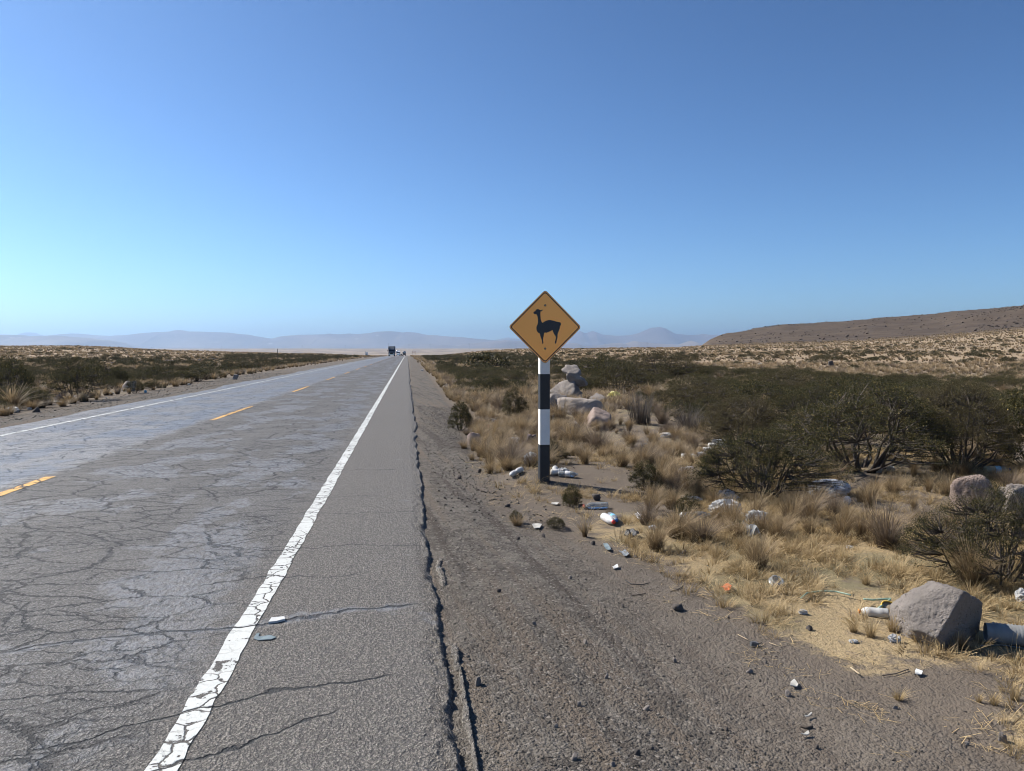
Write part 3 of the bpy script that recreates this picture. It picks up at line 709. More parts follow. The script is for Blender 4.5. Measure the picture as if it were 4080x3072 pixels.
for f in bm.faces:
    n_ = f.normal; dd_ = n_.dot(f.verts[0].co)
    if dd_ > .01: pn.append(tuple(n_)); pd_.append(dd_)
bm.free()
PL = [((-.55, -.62, .56), .172), ((.50, -.84, -.16), .066), ((.40, .10, .91), .188), ((-.52, .25, .82), .205), ((-1, .05, -.1), .245), ((-.62, -.42, -.66), .198), ((-.05, -.62, -.78), .165), ((1, .1, 0), .238), ((.62, -.25, -.74), .205), ((0, 1, .1), .26), ((0, 0, -1), .18), ((.75, -.1, .66), .225)]
pn = np.array([q[0] for q in PL]); pn /= np.linalg.norm(pn, axis=1)[:, None]
me = rock_mesh('boulder', (2, 2, 2), 5, planes=(pn, np.array([q[1] for q in PL])), sub=6, p=24, amp=.05, fr=2.8, mat=mat_rock)
bp = G(3780, 2596)
bp = push(bp, .16); bo = obj('boulder', me, loc=(bp.x, bp.y, float(terr(bp.x, bp.y))+.12)); bo.rotation_euler.z = -YA; bo.scale = (.93, .95, .93)
tag(bo, 'big grey angular boulder beside the end of a grey ribbed pipe', 'boulder')
rock_px('boulder', 3870, 2035, 250, 150, 'rounded pinkish boulder with dry grass in front of it, near the clear bottle', 'boulder', mat_rock_pink, 12, amp=.07, sub=5, dep=.9, p=12)
rock_px('rubble_mound', 4070, 2050, 210, 125, 'low crumbly grey mound of stony earth beside the pinkish boulder', 'mound', mat_rock_pale, 13, amp=.16, sub=5, fr=4)
# stone cairn on its slab
r1 = rock_px('boulder', 2262, 1612, 205, 98, 'large pale slab boulder that carries the two stacked stones', 'boulder', mat_rock, 21, amp=.10, sub=5, dep=.9, k=12)
r1x = rock_px('boulder', 2200, 1640, 130, 70, 'sloping pale boulder leaning against the slab under the stacked stones', 'boulder', mat_rock, 24, amp=.10, sub=5)
pc = r1.location; s_ = mpp(pc); topz = pc.z+92*s_-.03
for (cx, y0, y1, w, sd, lab) in ((2298, 1538, 1493, 78, 31, 'rounded grey stone balanced on the slab, under the top stone'), (2288, 1503, 1464, 74, 32, 'grey stone on the very top of the cairn')):
    u = (cx-2040)*s_; q = (y0-1401.5)*s_; d_ = pc.x*CF[0]+pc.y*CF[1]
    me = rock_mesh('cairn_stone', (w*s_, w*s_*.9, (y0-y1)*s_*1.7), sd, mat=mat_rock, amp=.11, sub=4, flat=.95, fr=2.6)
    o = obj('cairn_stone', me, loc=(u*CR[0]+d_*CF[0], u*CR[1]+d_*CF[1], CAMH-((y0+y1)/2-1401.5)*s_)); tag(o, lab, 'stone'); o.rotation_euler.z = sd
rock_px('boulder', 2372, 1625, 90, 58, 'dark sided boulder just right of the slab with the stacked stones', 'boulder', mat_rock, 22, sub=4)
rock_px('boulder', 2310, 1655, 190, 70, 'flat grey speckled boulder in the grass below the stacked stones', 'boulder', mat_rock_pale, 23, sub=5, k=8, p=14, amp=.09)
rock_px('boulder', 2390, 1712, 185, 84, 'smooth domed tan boulder half sunk in tall dry grass', 'boulder', mat_rock_pink, 25, sub=5, k=6, p=10, amp=.08)
rock_px('boulder', 2288, 1712, 58, 34, 'small pale pink boulder in the grass right of the sign post', 'boulder', mat_rock_pale, 26)
rock_px('boulder', 2118, 1785, 84, 56, 'dark purplish pitted rock just left of the sign post', 'boulder', simple('purple_rock', (.17, .13, .125), .95, var=.3, nsc=14, bump=.8, bdist=.03), 27, amp=.13, fr=4, sub=5)
rock_px('boulder', 1886, 1775, 76, 52, 'tan rock half covered by dry grass at the gravel edge', 'boulder', mat_rock_pink, 28)
rock_px('boulder', 1912, 1796, 66, 26, 'low flat grey rock lying below the tan rock at the gravel edge', 'boulder', mat_rock, 29)
rock_px('boulder', 1995, 1735, 60, 30, 'low tan rock in dry grass between the red bag and the sign post', 'boulder', mat_rock, 30)
rock_px('boulder', 2100, 1455+20, 40, 20, 'grey rock among the shrubs left of the sign post', 'boulder', mat_rock_pale, 33)
rock_px('boulder', 515, 1560, 72, 42, 'whitish boulder among dark shrubs across the road', 'boulder', mat_rock_pale, 41, amp=.09)
rock_px('boulder', 145, 1643, 40, 22, 'dark broken stone lying on the gravel across the road', 'boulder', mat_rock_dark, 42)
rock_px('boulder', 145, 1585, 36, 32, 'small brown rock with a pale top in the scrub across the road', 'boulder', mat_rock, 43)
rock_px('boulder', 235, 1602, 60, 32, 'long low brown rock in front of the tall shrub across the road', 'boulder', mat_rock, 44)
rock_px('boulder', 172, 1602, 50, 28, 'dark low rock in the scrub left of the long brown rock', 'boulder', mat_rock_dark, 45)
rock_px('boulder', 935, 1512, 34, 20, 'grey rock at the edge of the scrub across the road', 'boulder', mat_rock, 46)
rock_px('boulder', 2310, 1392+4, 26, 9, 'pale grey rock on the skyline of the plain', 'boulder', mat_rock, 47)
rock_px('boulder', 3313, 1462, 26, 26, 'dark stacked rock standing alone on the tan plain', 'boulder', mat_rock_dark, 48)
rock_px('boulder', 3370, 1492, 26, 14, 'small pale rock in scrub under the tan plain', 'boulder', mat_rock_pale, 49)
rock_px('stone', 2472, 1815, 56, 24, 'flat brownish stone lying beside the white foam box', 'stone', mat_rock, 50)
rock_px('stone', 2720, 2208, 26, 14, 'small pale stone in dry grass below the torn grey plastic', 'stone', mat_rock_pale, 51)

# loose stones on the gravel, each one of them seen in the photo
STN = [(2708, 2437, 58, 26, 'dark flat clod of earth lying alone on the gravel'), (2418, 2705, 26, 22, 'pale tan stone on the open gravel nearest the camera'),
 (3137, 2775, 34, 26, 'small rounded lump beside the pale plastic chip'), (2990, 2686, 34, 20, 'rounded grey stone upper left of the pale plastic chip'), (2376, 1987+8, 36, 26, 'dark grey stone near the tip of the post shadow'),
 (2362, 2173, 26, 18, 'dark stone below the two bottles'), (2166, 2142, 26, 16, 'black stone on gravel left of the straw patch'), (1912, 1884, 24, 16, 'dark stone on the gravel by the thin white stick'),
 (1831, 1909, 20, 18, 'black round stone on the gravel shoulder'), (2024, 2021, 24, 14, 'dark stone on the gravel below the small shrub'), (2270, 2308, 22, 16, 'grey stone on the gravel close to the curved wire'), (1903, 2733, 40, 34, 'pale stone wedged beside the crumbling asphalt edge'),
 (2333, 2567, 24, 16, 'brown stone in the middle of the gravel'), (2690, 2640, 22, 20, 'grey pebble on the gravel above the thin chip'), (2305, 2815, 26, 18, 'brown stone low on the gravel'), (2575, 2832, 28, 16, 'dark stone low on the gravel, right of the tan stone'),
 (2535, 3010, 34, 24, 'dark stone at the bottom edge of the gravel'), (2290, 3030, 40, 22, 'grey stone at the bottom edge of the gravel'), (2440, 3055, 34, 16, 'pale stone at the very bottom of the gravel'), (3568, 2826, 24, 18, 'small brown stone below the straw tuft'),
 (3990, 2960, 44, 40, 'grey stone standing at the edge of the dry grass, lower right'), (2895, 2912, 20, 14, 'dark stone lower left of the thin bark piece'), (3255, 2985, 24, 16, 'dark stone below the bark piece'), (2828, 2925, 22, 14, 'black stone left of its darker neighbour'),
 (3226, 2512, 28, 20, 'black lump under the white wrapper'), (3850, 2970, 22, 14, 'small pale stone left of the standing stone'), (3052, 2645, 16, 12, 'small dark stone near the black plastic block'), (3050, 2608, 14, 10, 'tiny dark stone above the other near the plastic block'),
 (2130, 2490, 20, 14, 'grey stone on gravel near the asphalt edge'), (1986, 2360, 20, 14, 'dark stone on gravel beside the asphalt'), (2480, 2420, 20, 14, 'grey stone left of the dark flat clod'), (2530, 2222, 16, 12, 'small reddish stone above the curved wire'),
 (2600, 2990, 22, 14, 'brownish stone near the bottom of the gravel, second from its dark neighbour'), (2215, 2900, 22, 14, 'small dark stone low on the gravel left of the tan stone'), (2900, 2465, 18, 12, 'small stone right of the dark flat clod'), (2065, 2150, 18, 12, 'small black stone left of the straw patch')]
for i, (cx, by, w, h, lab) in enumerate(STN):
    m_ = mat_rock if 'pale' in lab or 'tan' in lab else (mat_rock_dark if ('dark' in lab or 'black' in lab) else mat_rock)
    rock_px('stone', cx, by, w, h, lab, 'stone', m_, 600+i, sub=3, amp=.08, sink=.18, rz=i)

# ---------------------------------------------------------------- the sign
mat_postw = simple('white_post_paint', (.78, .77, .74), .7, var=.06, nsc=14, bump=.25, bdist=.002)
mat_postk = simple('black_post_paint', (.022, .024, .028), .55, var=.2, nsc=14, bump=.25, bdist=.002)
mat_sy = simple('orange_yellow_sheeting', (1.0, .43, .13), .36, metal=.8, var=.03, nsc=3)
mat_sb = simple('black_sheeting', (.018, .022, .032), .4, var=.1)
mat_rim = simple('worn_sign_rim', (.50, .30, .16), .6, var=.2, nsc=40)
mat_steel = simple('bolt_steel', (.25, .22, .18), .45, metal=.8)
pp = G(2167, 1920); PD = pp.x*CF[0]+pp.y*CF[1]; sp = PD/FOC
def zpx(y): return CAMH-(y-1401.5)*sp
root = empty('warning_sign', (pp.x, pp.y, pp.z))
tag(root, 'orange diamond warning sign with black llama silhouette on a black and white banded post', 'road sign')
hw = .06; ch = .008
def ringpt(z): return [(-hw+ch, -hw, z), (hw-ch, -hw, z), (hw, -hw+ch, z), (hw, hw-ch, z), (hw-ch, hw, z), (-hw+ch, hw, z), (-hw, hw-ch, z), (-hw, -hw+ch, z)]
lv = [pp.z-.25, zpx(1771), zpx(1630), zpx(1490), zpx(1350), zpx(1205)]
fine_l = []; mk = []
for i in range(5):
    for j in range(6): fine_l.append(lv[i]+(lv[i+1]-lv[i])*j/6); mk.append(i % 2 == 0)
fine_l.append(lv[-1]); V = []
for z in fine_l: V += [(x, y, z-pp.z) for x, y, _ in ringpt(0)]
V = np.array(V); V[:, :2] += np.stack([fbm(V[:, 2]*9, V[:, 0]*30, 71)*.0018, fbm(V[:, 2]*9, V[:, 1]*30, 72)*.0018], 1)
q = grid_faces(len(fine_l), 8, True); mi = np.repeat([0 if k else 1 for k in mk], 8)
me = npmesh('post', V, quad=q, mats=[mat_postk, mat_postw], mi=mi, smooth=False)
bm = bmesh.new(); bm.from_mesh(me); bm.verts.ensure_lookup_table(); bm.faces.new([bm.verts[len(V)-8+k] for k in range(8)]); bm.to_mesh(me); bm.free()
post = obj('post', me, root)
cz = zpx(1304)-pp.z; hd = 146.5*sp/math.cos(R(1)); side = hd*math.sqrt(2)
def rdiamond(h, r, n=7):                       # rounded diamond outline, half diagonal h
    s = h/math.sqrt(2); out = []
    for cx, cy, a0 in ((s-r, s-r, 0), (-(s-r), s-r, 90), (-(s-r), -(s-r), 180), (s-r, -(s-r), 270)):
        for k in range(n):
            a = R(a0+90*k/(n-1)); x, y = cx+r*math.cos(a), cy+r*math.sin(a)
            out.append(((x-y)/math.sqrt(2), (x+y)/math.sqrt(2)))
    return out
def plate(name, outl, y0, y1, mat, parent, inner=None):
    bm = bmesh.new()
    a = [bm.verts.new((x, y0, z)) for x, z in outl]
    if inner:
        b = [bm.verts.new((x, y0, z)) for x, z in inner]; n = len(a)
        fs = [bm.faces.new((a[i], a[(i+1) % n], b[(i+1) % n], b[i])) for i in range(n)]
    else: fs = [bm.faces.new(a)]
    r_ = bmesh.ops.extrude_face_region(bm, geom=fs)
    for g in r_['geom']:
        if isinstance(g, bmesh.types.BMVert): g.co.y = y1
    bmesh.ops.triangulate(bm, faces=bm.faces[:]); bmesh.ops.recalc_face_normals(bm, faces=bm.faces)
    me = bpy.data.meshes.new(name); bm.to_mesh(me); bm.free(); me.materials.append(mat)
    o = obj(name, me, parent, (0, -.062, cz)); return o
k_ = 1/math.cos(R(-9.8)+YA*0)
panel = plate('panel', rdiamond(hd, .035), 0, -.004, mat_rim, root)
panel2 = plate('yellow_face', rdiamond(hd-.008, .032), -.0042, -.0052, mat_sy, panel); panel2.location = (0, 0, 0)
border = plate('border', rdiamond(hd-.018, .030), -.0054, -.0062, mat_sb, panel, rdiamond(hd-.034, .022)); border.location = (0, 0, 0)
LL = [(316,281),(318,274),(324,271),(330,270),(333,262),(338,257),(345,254),(352,254),(358,257),(364,262),(370,261),(378,259),(385,258),(383,265),(379,269),(374,271),(368,273),(368,282),(368,292),(369,310),(371,330),(374,342),(378,350),(385,356),(392,351),(400,346),(412,340),(425,336),(438,335),(450,336),(463,339),(475,342),(486,346),(497,348),(505,349),(512,350),(518,353),(521,358),(523,363),(523,369),(521,374),(518,377),(515,381),(515,388),(514,395),(511,405),(507,415),(503,425),(499,435),(497,445),(497,455),(497,463),(496,470),(493,480),(490,490),(489,500),(487,508),(482,511),(478,509),(477,503),(478,497),(479,492),(482,480),(484,470),(484,462),(482,455),(479,449),(475,445),(471,439),(468,432),(464,425),(462,418),(459,409),(455,413),(448,414),(443,419),(435,421),(430,426),(420,426),(414,431),(406,428),(397,430),(395,435),(394,443),(393,455),(390,465),(389,475),(389,490),(391,506),(388,512),(384,512),(382,506),(381,495),(379,485),(375,474),(372,465),(368,455),(366,445),(365,438),(362,434),(355,432),(350,427),(345,422),(342,415),(339,407),(339,400),(338,393),(339,388),(340,381),(343,375),(346,369),(348,362),(350,350),(350,340),(349,327),(347,315),(345,305),(342,298),(339,294),(335,291),(328,292),(322,291),(317,287)]
lpts = [((x-404)/1.893*sp*1.01, -(y-387)/1.893*sp) for x, y in LL]
ll = plate('llama_silhouette', lpts, -.0054, -.0064, mat_sb, panel); ll.location = (0, 0, 0)
for yy in (1219, 1389):
    mb = MB(); mb.lathe([(0, -.012), (.006, -.012), (.009, -.010), (.009, -.0085), (.013, -.008), (.013, -.005)], 14, 0, 'z')
    o = mb.build('bolt', mat_steel, panel, True); o.rotation_euler = (R(-90), 0, 0); o.location = (0, 0, zpx(yy)-pp.z-cz)
    o.scale = (1, 1, 1)
    for v_ in o.data.vertices: pass
# ---------------------------------------------------------------- bottles, bags and scraps
mat_clear = simple('clear_plastic', (.75, .80, .82), .12, var=.05, trans=.75)
mat_haze = simple('scuffed_plastic', (.72, .73, .72), .35, var=.12, nsc=12, trans=.35)
mat_whitep = simple('white_plastic', (.60, .60, .59), .38, var=.08, nsc=18)
mat_redp = simple('red_plastic', (.55, .03, .025), .35)
mat_bluep = simple('blue_plastic', (.02, .16, .45), .35)
mat_navy = simple('dark_blue_plastic', (.02, .04, .14), .4)
mat_orangep = simple('orange_plastic', (.85, .28, .03), .4)
mat_cyan = simple('pale_blue_label', (.20, .50, .72), .4, var=.3, nsc=25)
mat_redlab = simple('white_and_red_label', (.78, .70, .70), .4, var=.35, nsc=30)
mat_brownliq = simple('cloudy_brown_plastic', (.48, .44, .30), .2, var=.2, nsc=6, trans=.3)
def bag_mat(name, c, tr=.25):
    m, t, b = new_mat(name); n, _ = t.noise(t.ocoord(), 9, 5, .7)
    t.put(b.inputs['Base Color'], t.mix(n, tuple(q*.72 for q in c), c)); b.inputs['Roughness'].default_value = .4
    t.put(b.inputs['Normal'], t.bump(n, .8, .02))
    tl = t.N.new('ShaderNodeBsdfTranslucent'); tl.inputs[0].default_value = tuple(c)+(1,); mx = t.N.new('ShaderNodeMixShader'); mx.inputs[0].default_value = tr
    t.L.new(b.outputs[0], mx.inputs[1]); t.L.new(tl.outputs[0], mx.inputs[2]); t.L.new(mx.outputs[0], t.N['Material Output'].inputs[0]); return m
mat_bag = bag_mat('white_film', (.62, .62, .61)); mat_bag_g = bag_mat('grey_film', (.30, .33, .36)); mat_bag_y = bag_mat('yellow_film', (.80, .72, .30)); mat_bag_r = bag_mat('red_film', (.62, .14, .12))
mat_frame_r = bag_mat('dull_red_cloth', (.30, .10, .07), 0.05); mat_sack = bag_mat('woven_grey_sack', (.50, .51, .53), .05); mat_bag_o = bag_mat('orange_scrap', (.75, .22, .08)); mat_bag_gr = bag_mat('pale_green_strap', (.34, .48, .38), .1)
mat_foam = simple('white_foam', (.55, .56, .55), .7, var=.06); mat_teal = simple('blue_grey_board', (.17, .22, .24), .6, var=.2)
mat_black = simple('black_rubber', (.02, .02, .022), .6); mat_wood = simple('bleached_wood', (.50, .40, .26), .8, var=.3, nsc=50)
mat_paper = simple('dirty_paper', (.42, .41, .38), .8, var=.2, nsc=20, bump=.5)
def bottle(loc, L, D, az, label, body=None, cap=None, lab=None, tilt=0, labrange=(.35, .62), group=None):
    """a bottle lying on its side, cap towards azimuth az (degrees, 0 = away from the camera, 90 = right)"""
    root = empty('plastic_bottle', loc); r = D/2
    prof = [(0, 0), (r*.75, 0), (r*.95, .02*L), (r, .06*L), (r*.93, .16*L), (r, .2*L), (r, .33*L), (r*.93, .36*L), (r*.95, .6*L), (r, .64*L), (r*.97, .72*L), (r*.75, .82*L), (r*.42, .9*L), (r*.36, .93*L), (r*.36, .985*L), (0, .985*L)]
    a = MB(); a.lathe(prof, 18, 0, 'x'); bo_ = a.build('body', body or mat_clear, root, True)
    c = MB(); c.lathe([(r*.40, .93*L), (r*.46, .935*L), (r*.46, 1.0*L), (r*.42, 1.01*L), (0, 1.01*L)], 14, 0, 'x'); 
    if cap: c.build('cap', cap, root, True)
    if lab:
        l = MB(); l.lathe([(r*.99, labrange[0]*L), (r*1.02, (labrange[0]+.01)*L), (r*1.02, (labrange[1]-.01)*L), (r*.99, labrange[1]*L)], 18, 0, 'x'); l.build('label_band', lab, root, True)
    dirx = (CF[0]*math.cos(R(az))+CR[0]*math.sin(R(az)), CF[1]*math.cos(R(az))+CR[1]*math.sin(R(az)))
    root.rotation_euler = (0, -R(tilt), math.atan2(dirx[1], dirx[0])); root.location.z += r*.92
    return tag(root, label, 'bottle', group)
def crumple(name, cx, by, w, h, label, cat, mat, seed, flat=.5, sub=4, amp=.5, dep=.7, thin=True, group=None, rz=0):
    """a crumpled bag or wrapper: a flattened ball folded by ridged noise"""
    p = G(cx, by); s = mpp(p); W = w*s; H = h*s; Dp = max(W*dep, H*.8)
    bm = bmesh.new(); bmesh.ops.create_icosphere(bm, subdivisions=sub, radius=1)
    for v_ in bm.verts:
        c = v_.co.copy(); n = 1-2*abs(mnoise.noise(c*1.7+Vector((seed, 2, 1)))); n2 = 1-2*abs(mnoise.noise(c*4.3+Vector((1, seed, 1)))); n3 = mnoise.noise(c*9+Vector((1, seed, 5)))
        v_.co = c*(1+amp*(n-.5)+amp*.45*(n2-.5)+amp*.15*n3)
    xs = [v_.co.x for v_ in bm.verts]; ys = [v_.co.y for v_ in bm.verts]; zs = [v_.co.z for v_ in bm.verts]
    for v_ in bm.verts:
        v_.co = Vector(((v_.co.x-(min(xs)+max(xs))/2)/(max(xs)-min(xs))*W, (v_.co.y-(min(ys)+max(ys))/2)/(max(ys)-min(ys))*Dp, (v_.co.z-min(zs))/(max(zs)-min(zs))*H*1.15-H*.15))
    me = bpy.data.meshes.new(name); bm.to_mesh(me); bm.free(); me.materials.append(mat)
    for f in me.polygons: f.use_smooth = False
    p = push(p, Dp*.4)
    o = obj(name, me, loc=(p.x, p.y, float(terr(p.x, p.y)))); o.rotation_euler.z = -YA
    return tag(o, label, cat, group)
def sheet(name, poly, label, cat, mat, thick=.004, lift=.01, curl=.008, seed=1, group=None, road=False):
    """a flat scrap whose outline lies on the ground, curled at random"""
    P_ = [GR(*q) if road else G(*q) for q in poly]; c = sum(P_, Vector())/len(P_)
    bm = bmesh.new(); vs = [bm.verts.new((q.x-c.x, q.y-c.y, 0)) for q in P_]; bm.faces.new(vs)
    bmesh.ops.triangulate(bm, faces=bm.faces[:]); bmesh.ops.subdivide_edges(bm, edges=bm.edges[:], cuts=4, use_grid_fill=True)
    for v_ in bm.verts: v_.co.z = curl*(abs(mnoise.noise(Vector((v_.co.x*14+seed, v_.co.y*14, 0))))*1.6)
    bmesh.ops.recalc_face_normals(bm, faces=bm.faces)
    r_ = bmesh.ops.extrude_face_region(bm, geom=bm.faces[:])
    for g in r_['geom']:
        if isinstance(g, bmesh.types.BMVert): g.co.z += thick
    bmesh.ops.recalc_face_normals(bm, faces=bm.faces)
    me = bpy.data.meshes.new(name); bm.to_mesh(me); bm.free(); me.materials.append(mat)
    o = obj(name, me, loc=(c.x, c.y, (0 if road else c.z)+lift)); return tag(o, label, cat, group)
def strip(name, pxs, w, label, cat, mat, lift=.02, rad=False, group=None, bow=0):
    P_ = [G(*q) for q in pxs]; mb = MB(); c = P_[0]
    # smooth the path
    pts_ = []
    for i in range(len(P_)-1):
        for k in range(5):
            t_ = k/5; pts_.append(P_[i].lerp(P_[i+1], t_)+Vector((0, 0, lift+bow*math.sin(math.pi*(i+t_)/(len(P_)-1)))))
    pts_.append(P_[-1]+Vector((0, 0, lift)))
    mb.tube([p-c for p in pts_], w/2, 6)
    o = mb.build(name, mat, None, True, c)
    if not rad:
        for v_ in o.data.vertices: pass
    return tag(o, label, cat, group)
A = G(2445, 2112)
bottle(G(2405, 2073), .25, .078, 165, 'white bottle with a red cap lying on the gravel edge', mat_whitep, mat_redp, mat_redlab)
bottle(G(2430, 2066), .235, .07, 172, 'clear bottle with a blue cap lying against the white bottle', mat_clear, mat_bluep, mat_cyan)
bottle(G(2422, 2026), .26, .07, 260, 'dented clear bottle with a red cap lying above the white bottle', mat_clear, mat_redp)
bottle(G(3922, 1884), .34, .1, 92, 'large cloudy bottle with a dark blue cap behind the pinkish boulder', mat_brownliq, mat_navy, mat_cyan, labrange=(.38, .6))
bottle(G(2052, 1893), .2, .07, 195, 'milky plastic bottle left of the sign post, first of a leaning pair', mat_haze, None, None)
bottle(G(2078, 1880), .2, .07, 200, 'milky plastic bottle left of the sign post, the one nearer the post', mat_haze, None, mat_whitep)
bottle(G(2212, 1876), .2, .075, 185, 'ribbed whitish bottle just right of the sign post', mat_haze, None, None, tilt=-12)
bottle(G(2195, 1892), .24, .07, 75, 'white bottle lying right of the sign post foot', mat_whitep, None, mat_redlab, tilt=0)
bottle(G(2225, 1898), .24, .07, 105, 'crushed clear bottle pointing away from the sign post foot', mat_clear, None, mat_whitep)
bottle(G(3540, 2462), .17, .06, 285, 'silvery bottle with an orange cap lying in straw beside the big boulder', mat_haze, mat_orangep, None)
bottle(G(2855, 2060), .3, .065, 95, 'long whitish bottle lying under the front shrub', mat_haze, None, None)
bottle(G(2712, 2068), .3, .07, 80, 'long grey white bottle lying in front of the litter heap', mat_haze, None, None)
bottle(G(2712, 1995), .24, .065, 115, 'white bottle lying behind the little green shrub', mat_whitep, None, None)
bottle(G(2715, 1826), .26, .075, 95, 'white bottle, upper left in the row behind the front shrub', mat_whitep, None, None)
bottle(G(2765, 1818), .2, .07, 80, 'white bottle, upper right in the row behind the front shrub', mat_whitep, None, None)
bottle(G(2758, 1879), .25, .075, 235, 'white bottle standing off the left flank of the front shrub', mat_whitep, None, None)
bottle(G(2838, 1768), .34, .09, 85, 'white ribbed bottle showing over the front shrub, upper one', mat_whitep, None, None)
bottle(G(2822, 1784), .36, .09, 88, 'white bottle showing over the front shrub, lower one', mat_whitep, None, None)
bottle(G(2800, 1800), .22, .08, 95, 'small white bottle left of the front shrub top', mat_whitep, None, None)
crumple('plastic_bag', 2115, 1858, 62, 58, 'white crumpled plastic bag behind the foot of the sign post', 'plastic bag', mat_bag, 3)
crumple('plastic_bag', 2240, 1895, 60, 26, 'white crumpled bag with red print among bottles by the post', 'plastic bag', mat_bag, 4)
crumple('plastic_bag', 2448, 1602, 60, 44, 'yellow crumpled plastic bag in dry grass right of the cairn', 'plastic bag', mat_bag_y, 5)
crumple('plastic_bag', 1932, 1708, 44, 20, 'red plastic bag in grass left of the sign post', 'plastic bag', mat_bag_r, 6)
crumple('plastic_bag', 1970, 1690, 26, 22, 'small white bag on the end of the light stick', 'plastic bag', mat_bag, 7)
crumple('plastic_bag', 2050, 1765, 70, 22, 'long white crumpled film left of the pitted rock', 'plastic bag', mat_bag, 8)
crumple('plastic_bag', 2200, 1672, 26, 20, 'small white crumpled bag right of the sign post', 'plastic bag', mat_bag, 9)
crumple('plastic_bag', 2885, 2062, 135, 72, 'big crumpled white bag with printed scraps under the front shrub', 'plastic bag', mat_bag, 10)
crumple('plastic_bag', 2895, 2010, 100, 56, 'shiny clear crumpled film behind the big litter bag', 'plastic bag', mat_bag, 11)
crumple('plastic_bag', 3015, 2098, 95, 62, 'white crumpled bag caught in tall dry grass', 'plastic bag', mat_bag, 12)
crumple('plastic_bag', 2600, 2112, 34, 20, 'small clear crumpled wrapper above the gravel', 'plastic wrapper', mat_bag, 13)
crumple('plastic_bag', 3280, 1985, 130, 36, 'white crumpled bag below the grey sack', 'plastic bag', mat_bag, 14)
crumple('plastic_cup', 3375, 2010, 30, 34, 'white cup stuck in grass right of the grey sack', 'cup', mat_whitep, 15, amp=.15)
crumple('plastic_bag', 2655, 1745, 60, 20, 'long white bag lying left of the row of bottles', 'plastic bag', mat_bag, 16)
crumple('plastic_bag', 2590, 1760, 26, 20, 'white torn bag left of the long white bag', 'plastic bag', mat_bag, 17)
crumple('plastic_bag', 2570, 1785, 36, 20, 'greyish white crumpled bag beside the grey stone', 'plastic bag', mat_bag, 18)
crumple('plastic_bag', 2642, 1800, 22, 14, 'small white scrap of film in the grass', 'plastic wrapper', mat_bag, 19)
crumple('plastic_bag', 2530, 1804, 40, 14, 'flat white scrap under a dry tussock', 'plastic wrapper', mat_bag, 20)
crumple('plastic_bag', 3370, 2140, 36, 22, 'white torn bag below the tall tussocks', 'plastic bag', mat_bag, 21)
crumple('plastic_bag', 3385, 2190, 36, 16, 'white crumpled wrapper lying in short straw', 'plastic wrapper', mat_bag, 22)
crumple('plastic_bag', 3200, 2450, 40, 20, 'white crumpled paper with a dark strap at the gravel edge', 'wrapper', mat_bag, 23)
crumple('plastic_bag', 3562, 2562, 56, 32, 'black and white crumpled wrapper under the big boulder', 'wrapper', mat_bag, 24)
crumple('plastic_bag', 3400, 2565, 40, 14, 'pale crumpled wrapper in straw left of the big boulder', 'wrapper', mat_bag, 25)
crumple('plastic_bag', 4065, 2405, 40, 60, 'blue white plastic bag at the foot of the right hand shrub', 'plastic bag', mat_bag, 26)
crumple('plastic_bag', 3500, 1885, 30, 26, 'white scrap showing through the stems of the big shrub', 'plastic wrapper', mat_bag, 27)
crumple('plastic_bag', 3550, 1880, 36, 24, 'second white scrap under the big shrub, further right', 'plastic wrapper', mat_bag, 28)
crumple('plastic_bag', 3905, 1710, 50, 46, 'pale yellow bag hanging in the shrub at the right', 'plastic bag', mat_bag_y, 29)
crumple('plastic_bag', 3370, 1880, 46, 20, 'reddish cloth scrap under the big shrub', 'rag', mat_frame_r, 30)
crumple('plastic_bag', 50, 1645, 60, 24, 'white plastic sheet on the gravel edge across the road', 'plastic bag', mat_bag, 31)
crumple('plastic_bag', 117, 1633, 20, 12, 'small white wrapper beside the dark stone across the road', 'plastic wrapper', mat_bag, 32)
crumple('plastic_bag', 228, 1606, 36, 9, 'long white tube of plastic under the scrub across the road', 'plastic wrapper', mat_bag, 33)
crumple('plastic_bag', 301, 1590, 22, 16, 'bluish white bag at the foot of the tall shrub across the road', 'plastic bag', mat_bag, 34)
crumple('plastic_bag', 450, 1570, 12, 7, 'tiny white scrap right of the tall shrub across the road', 'plastic wrapper', mat_bag, 35)
crumple('plastic_bag', 424, 1588, 9, 6, 'tiny white scrap on the gravel line across the road', 'plastic wrapper', mat_bag, 36)
crumple('plastic_bag', 580, 1566, 12, 12, 'turquoise and white scrap on the verge across the road', 'plastic wrapper', mat_cyan, 37)
crumple('plastic_bag', 752, 1534, 14, 6, 'white scrap on the verge, further up across the road', 'plastic wrapper', mat_bag, 38)
crumple('plastic_bag', 2628, 1428, 14, 10, 'tiny white bag far out on the right hand plain', 'plastic wrapper', mat_bag, 39)
crumple('plastic_bag', 3030, 1455, 24, 9, 'white bag far off in front of the scrub belt', 'plastic bag', mat_bag, 40)
crumple('plastic_bag', 3860, 1542, 18, 14, 'whitish green bag beyond the shrubs at the right', 'plastic bag', mat_bag, 41)
crumple('plastic_bag', 1830, 1512, 16, 10, 'white scrap on the right verge near the horizon', 'plastic wrapper', mat_bag, 42)
crumple('plastic_bag', 1682, 1478, 12, 6, 'small white scrap on the right gravel far ahead', 'plastic wrapper', mat_bag, 43)
crumple('plastic_bag', 1968+90, 2050+5, 22, 8, 'flat pale scrap in the straw left of the post shadow', 'plastic wrapper', mat_bag, 44)
sheet('plastic_scrap', [(2872, 2345), (2900, 2340), (2915, 2350), (2908, 2362), (2890, 2362), (2880, 2352)], 'bright orange scrap at the edge of the dry grass', 'scrap', mat_bag_o, curl=.02)
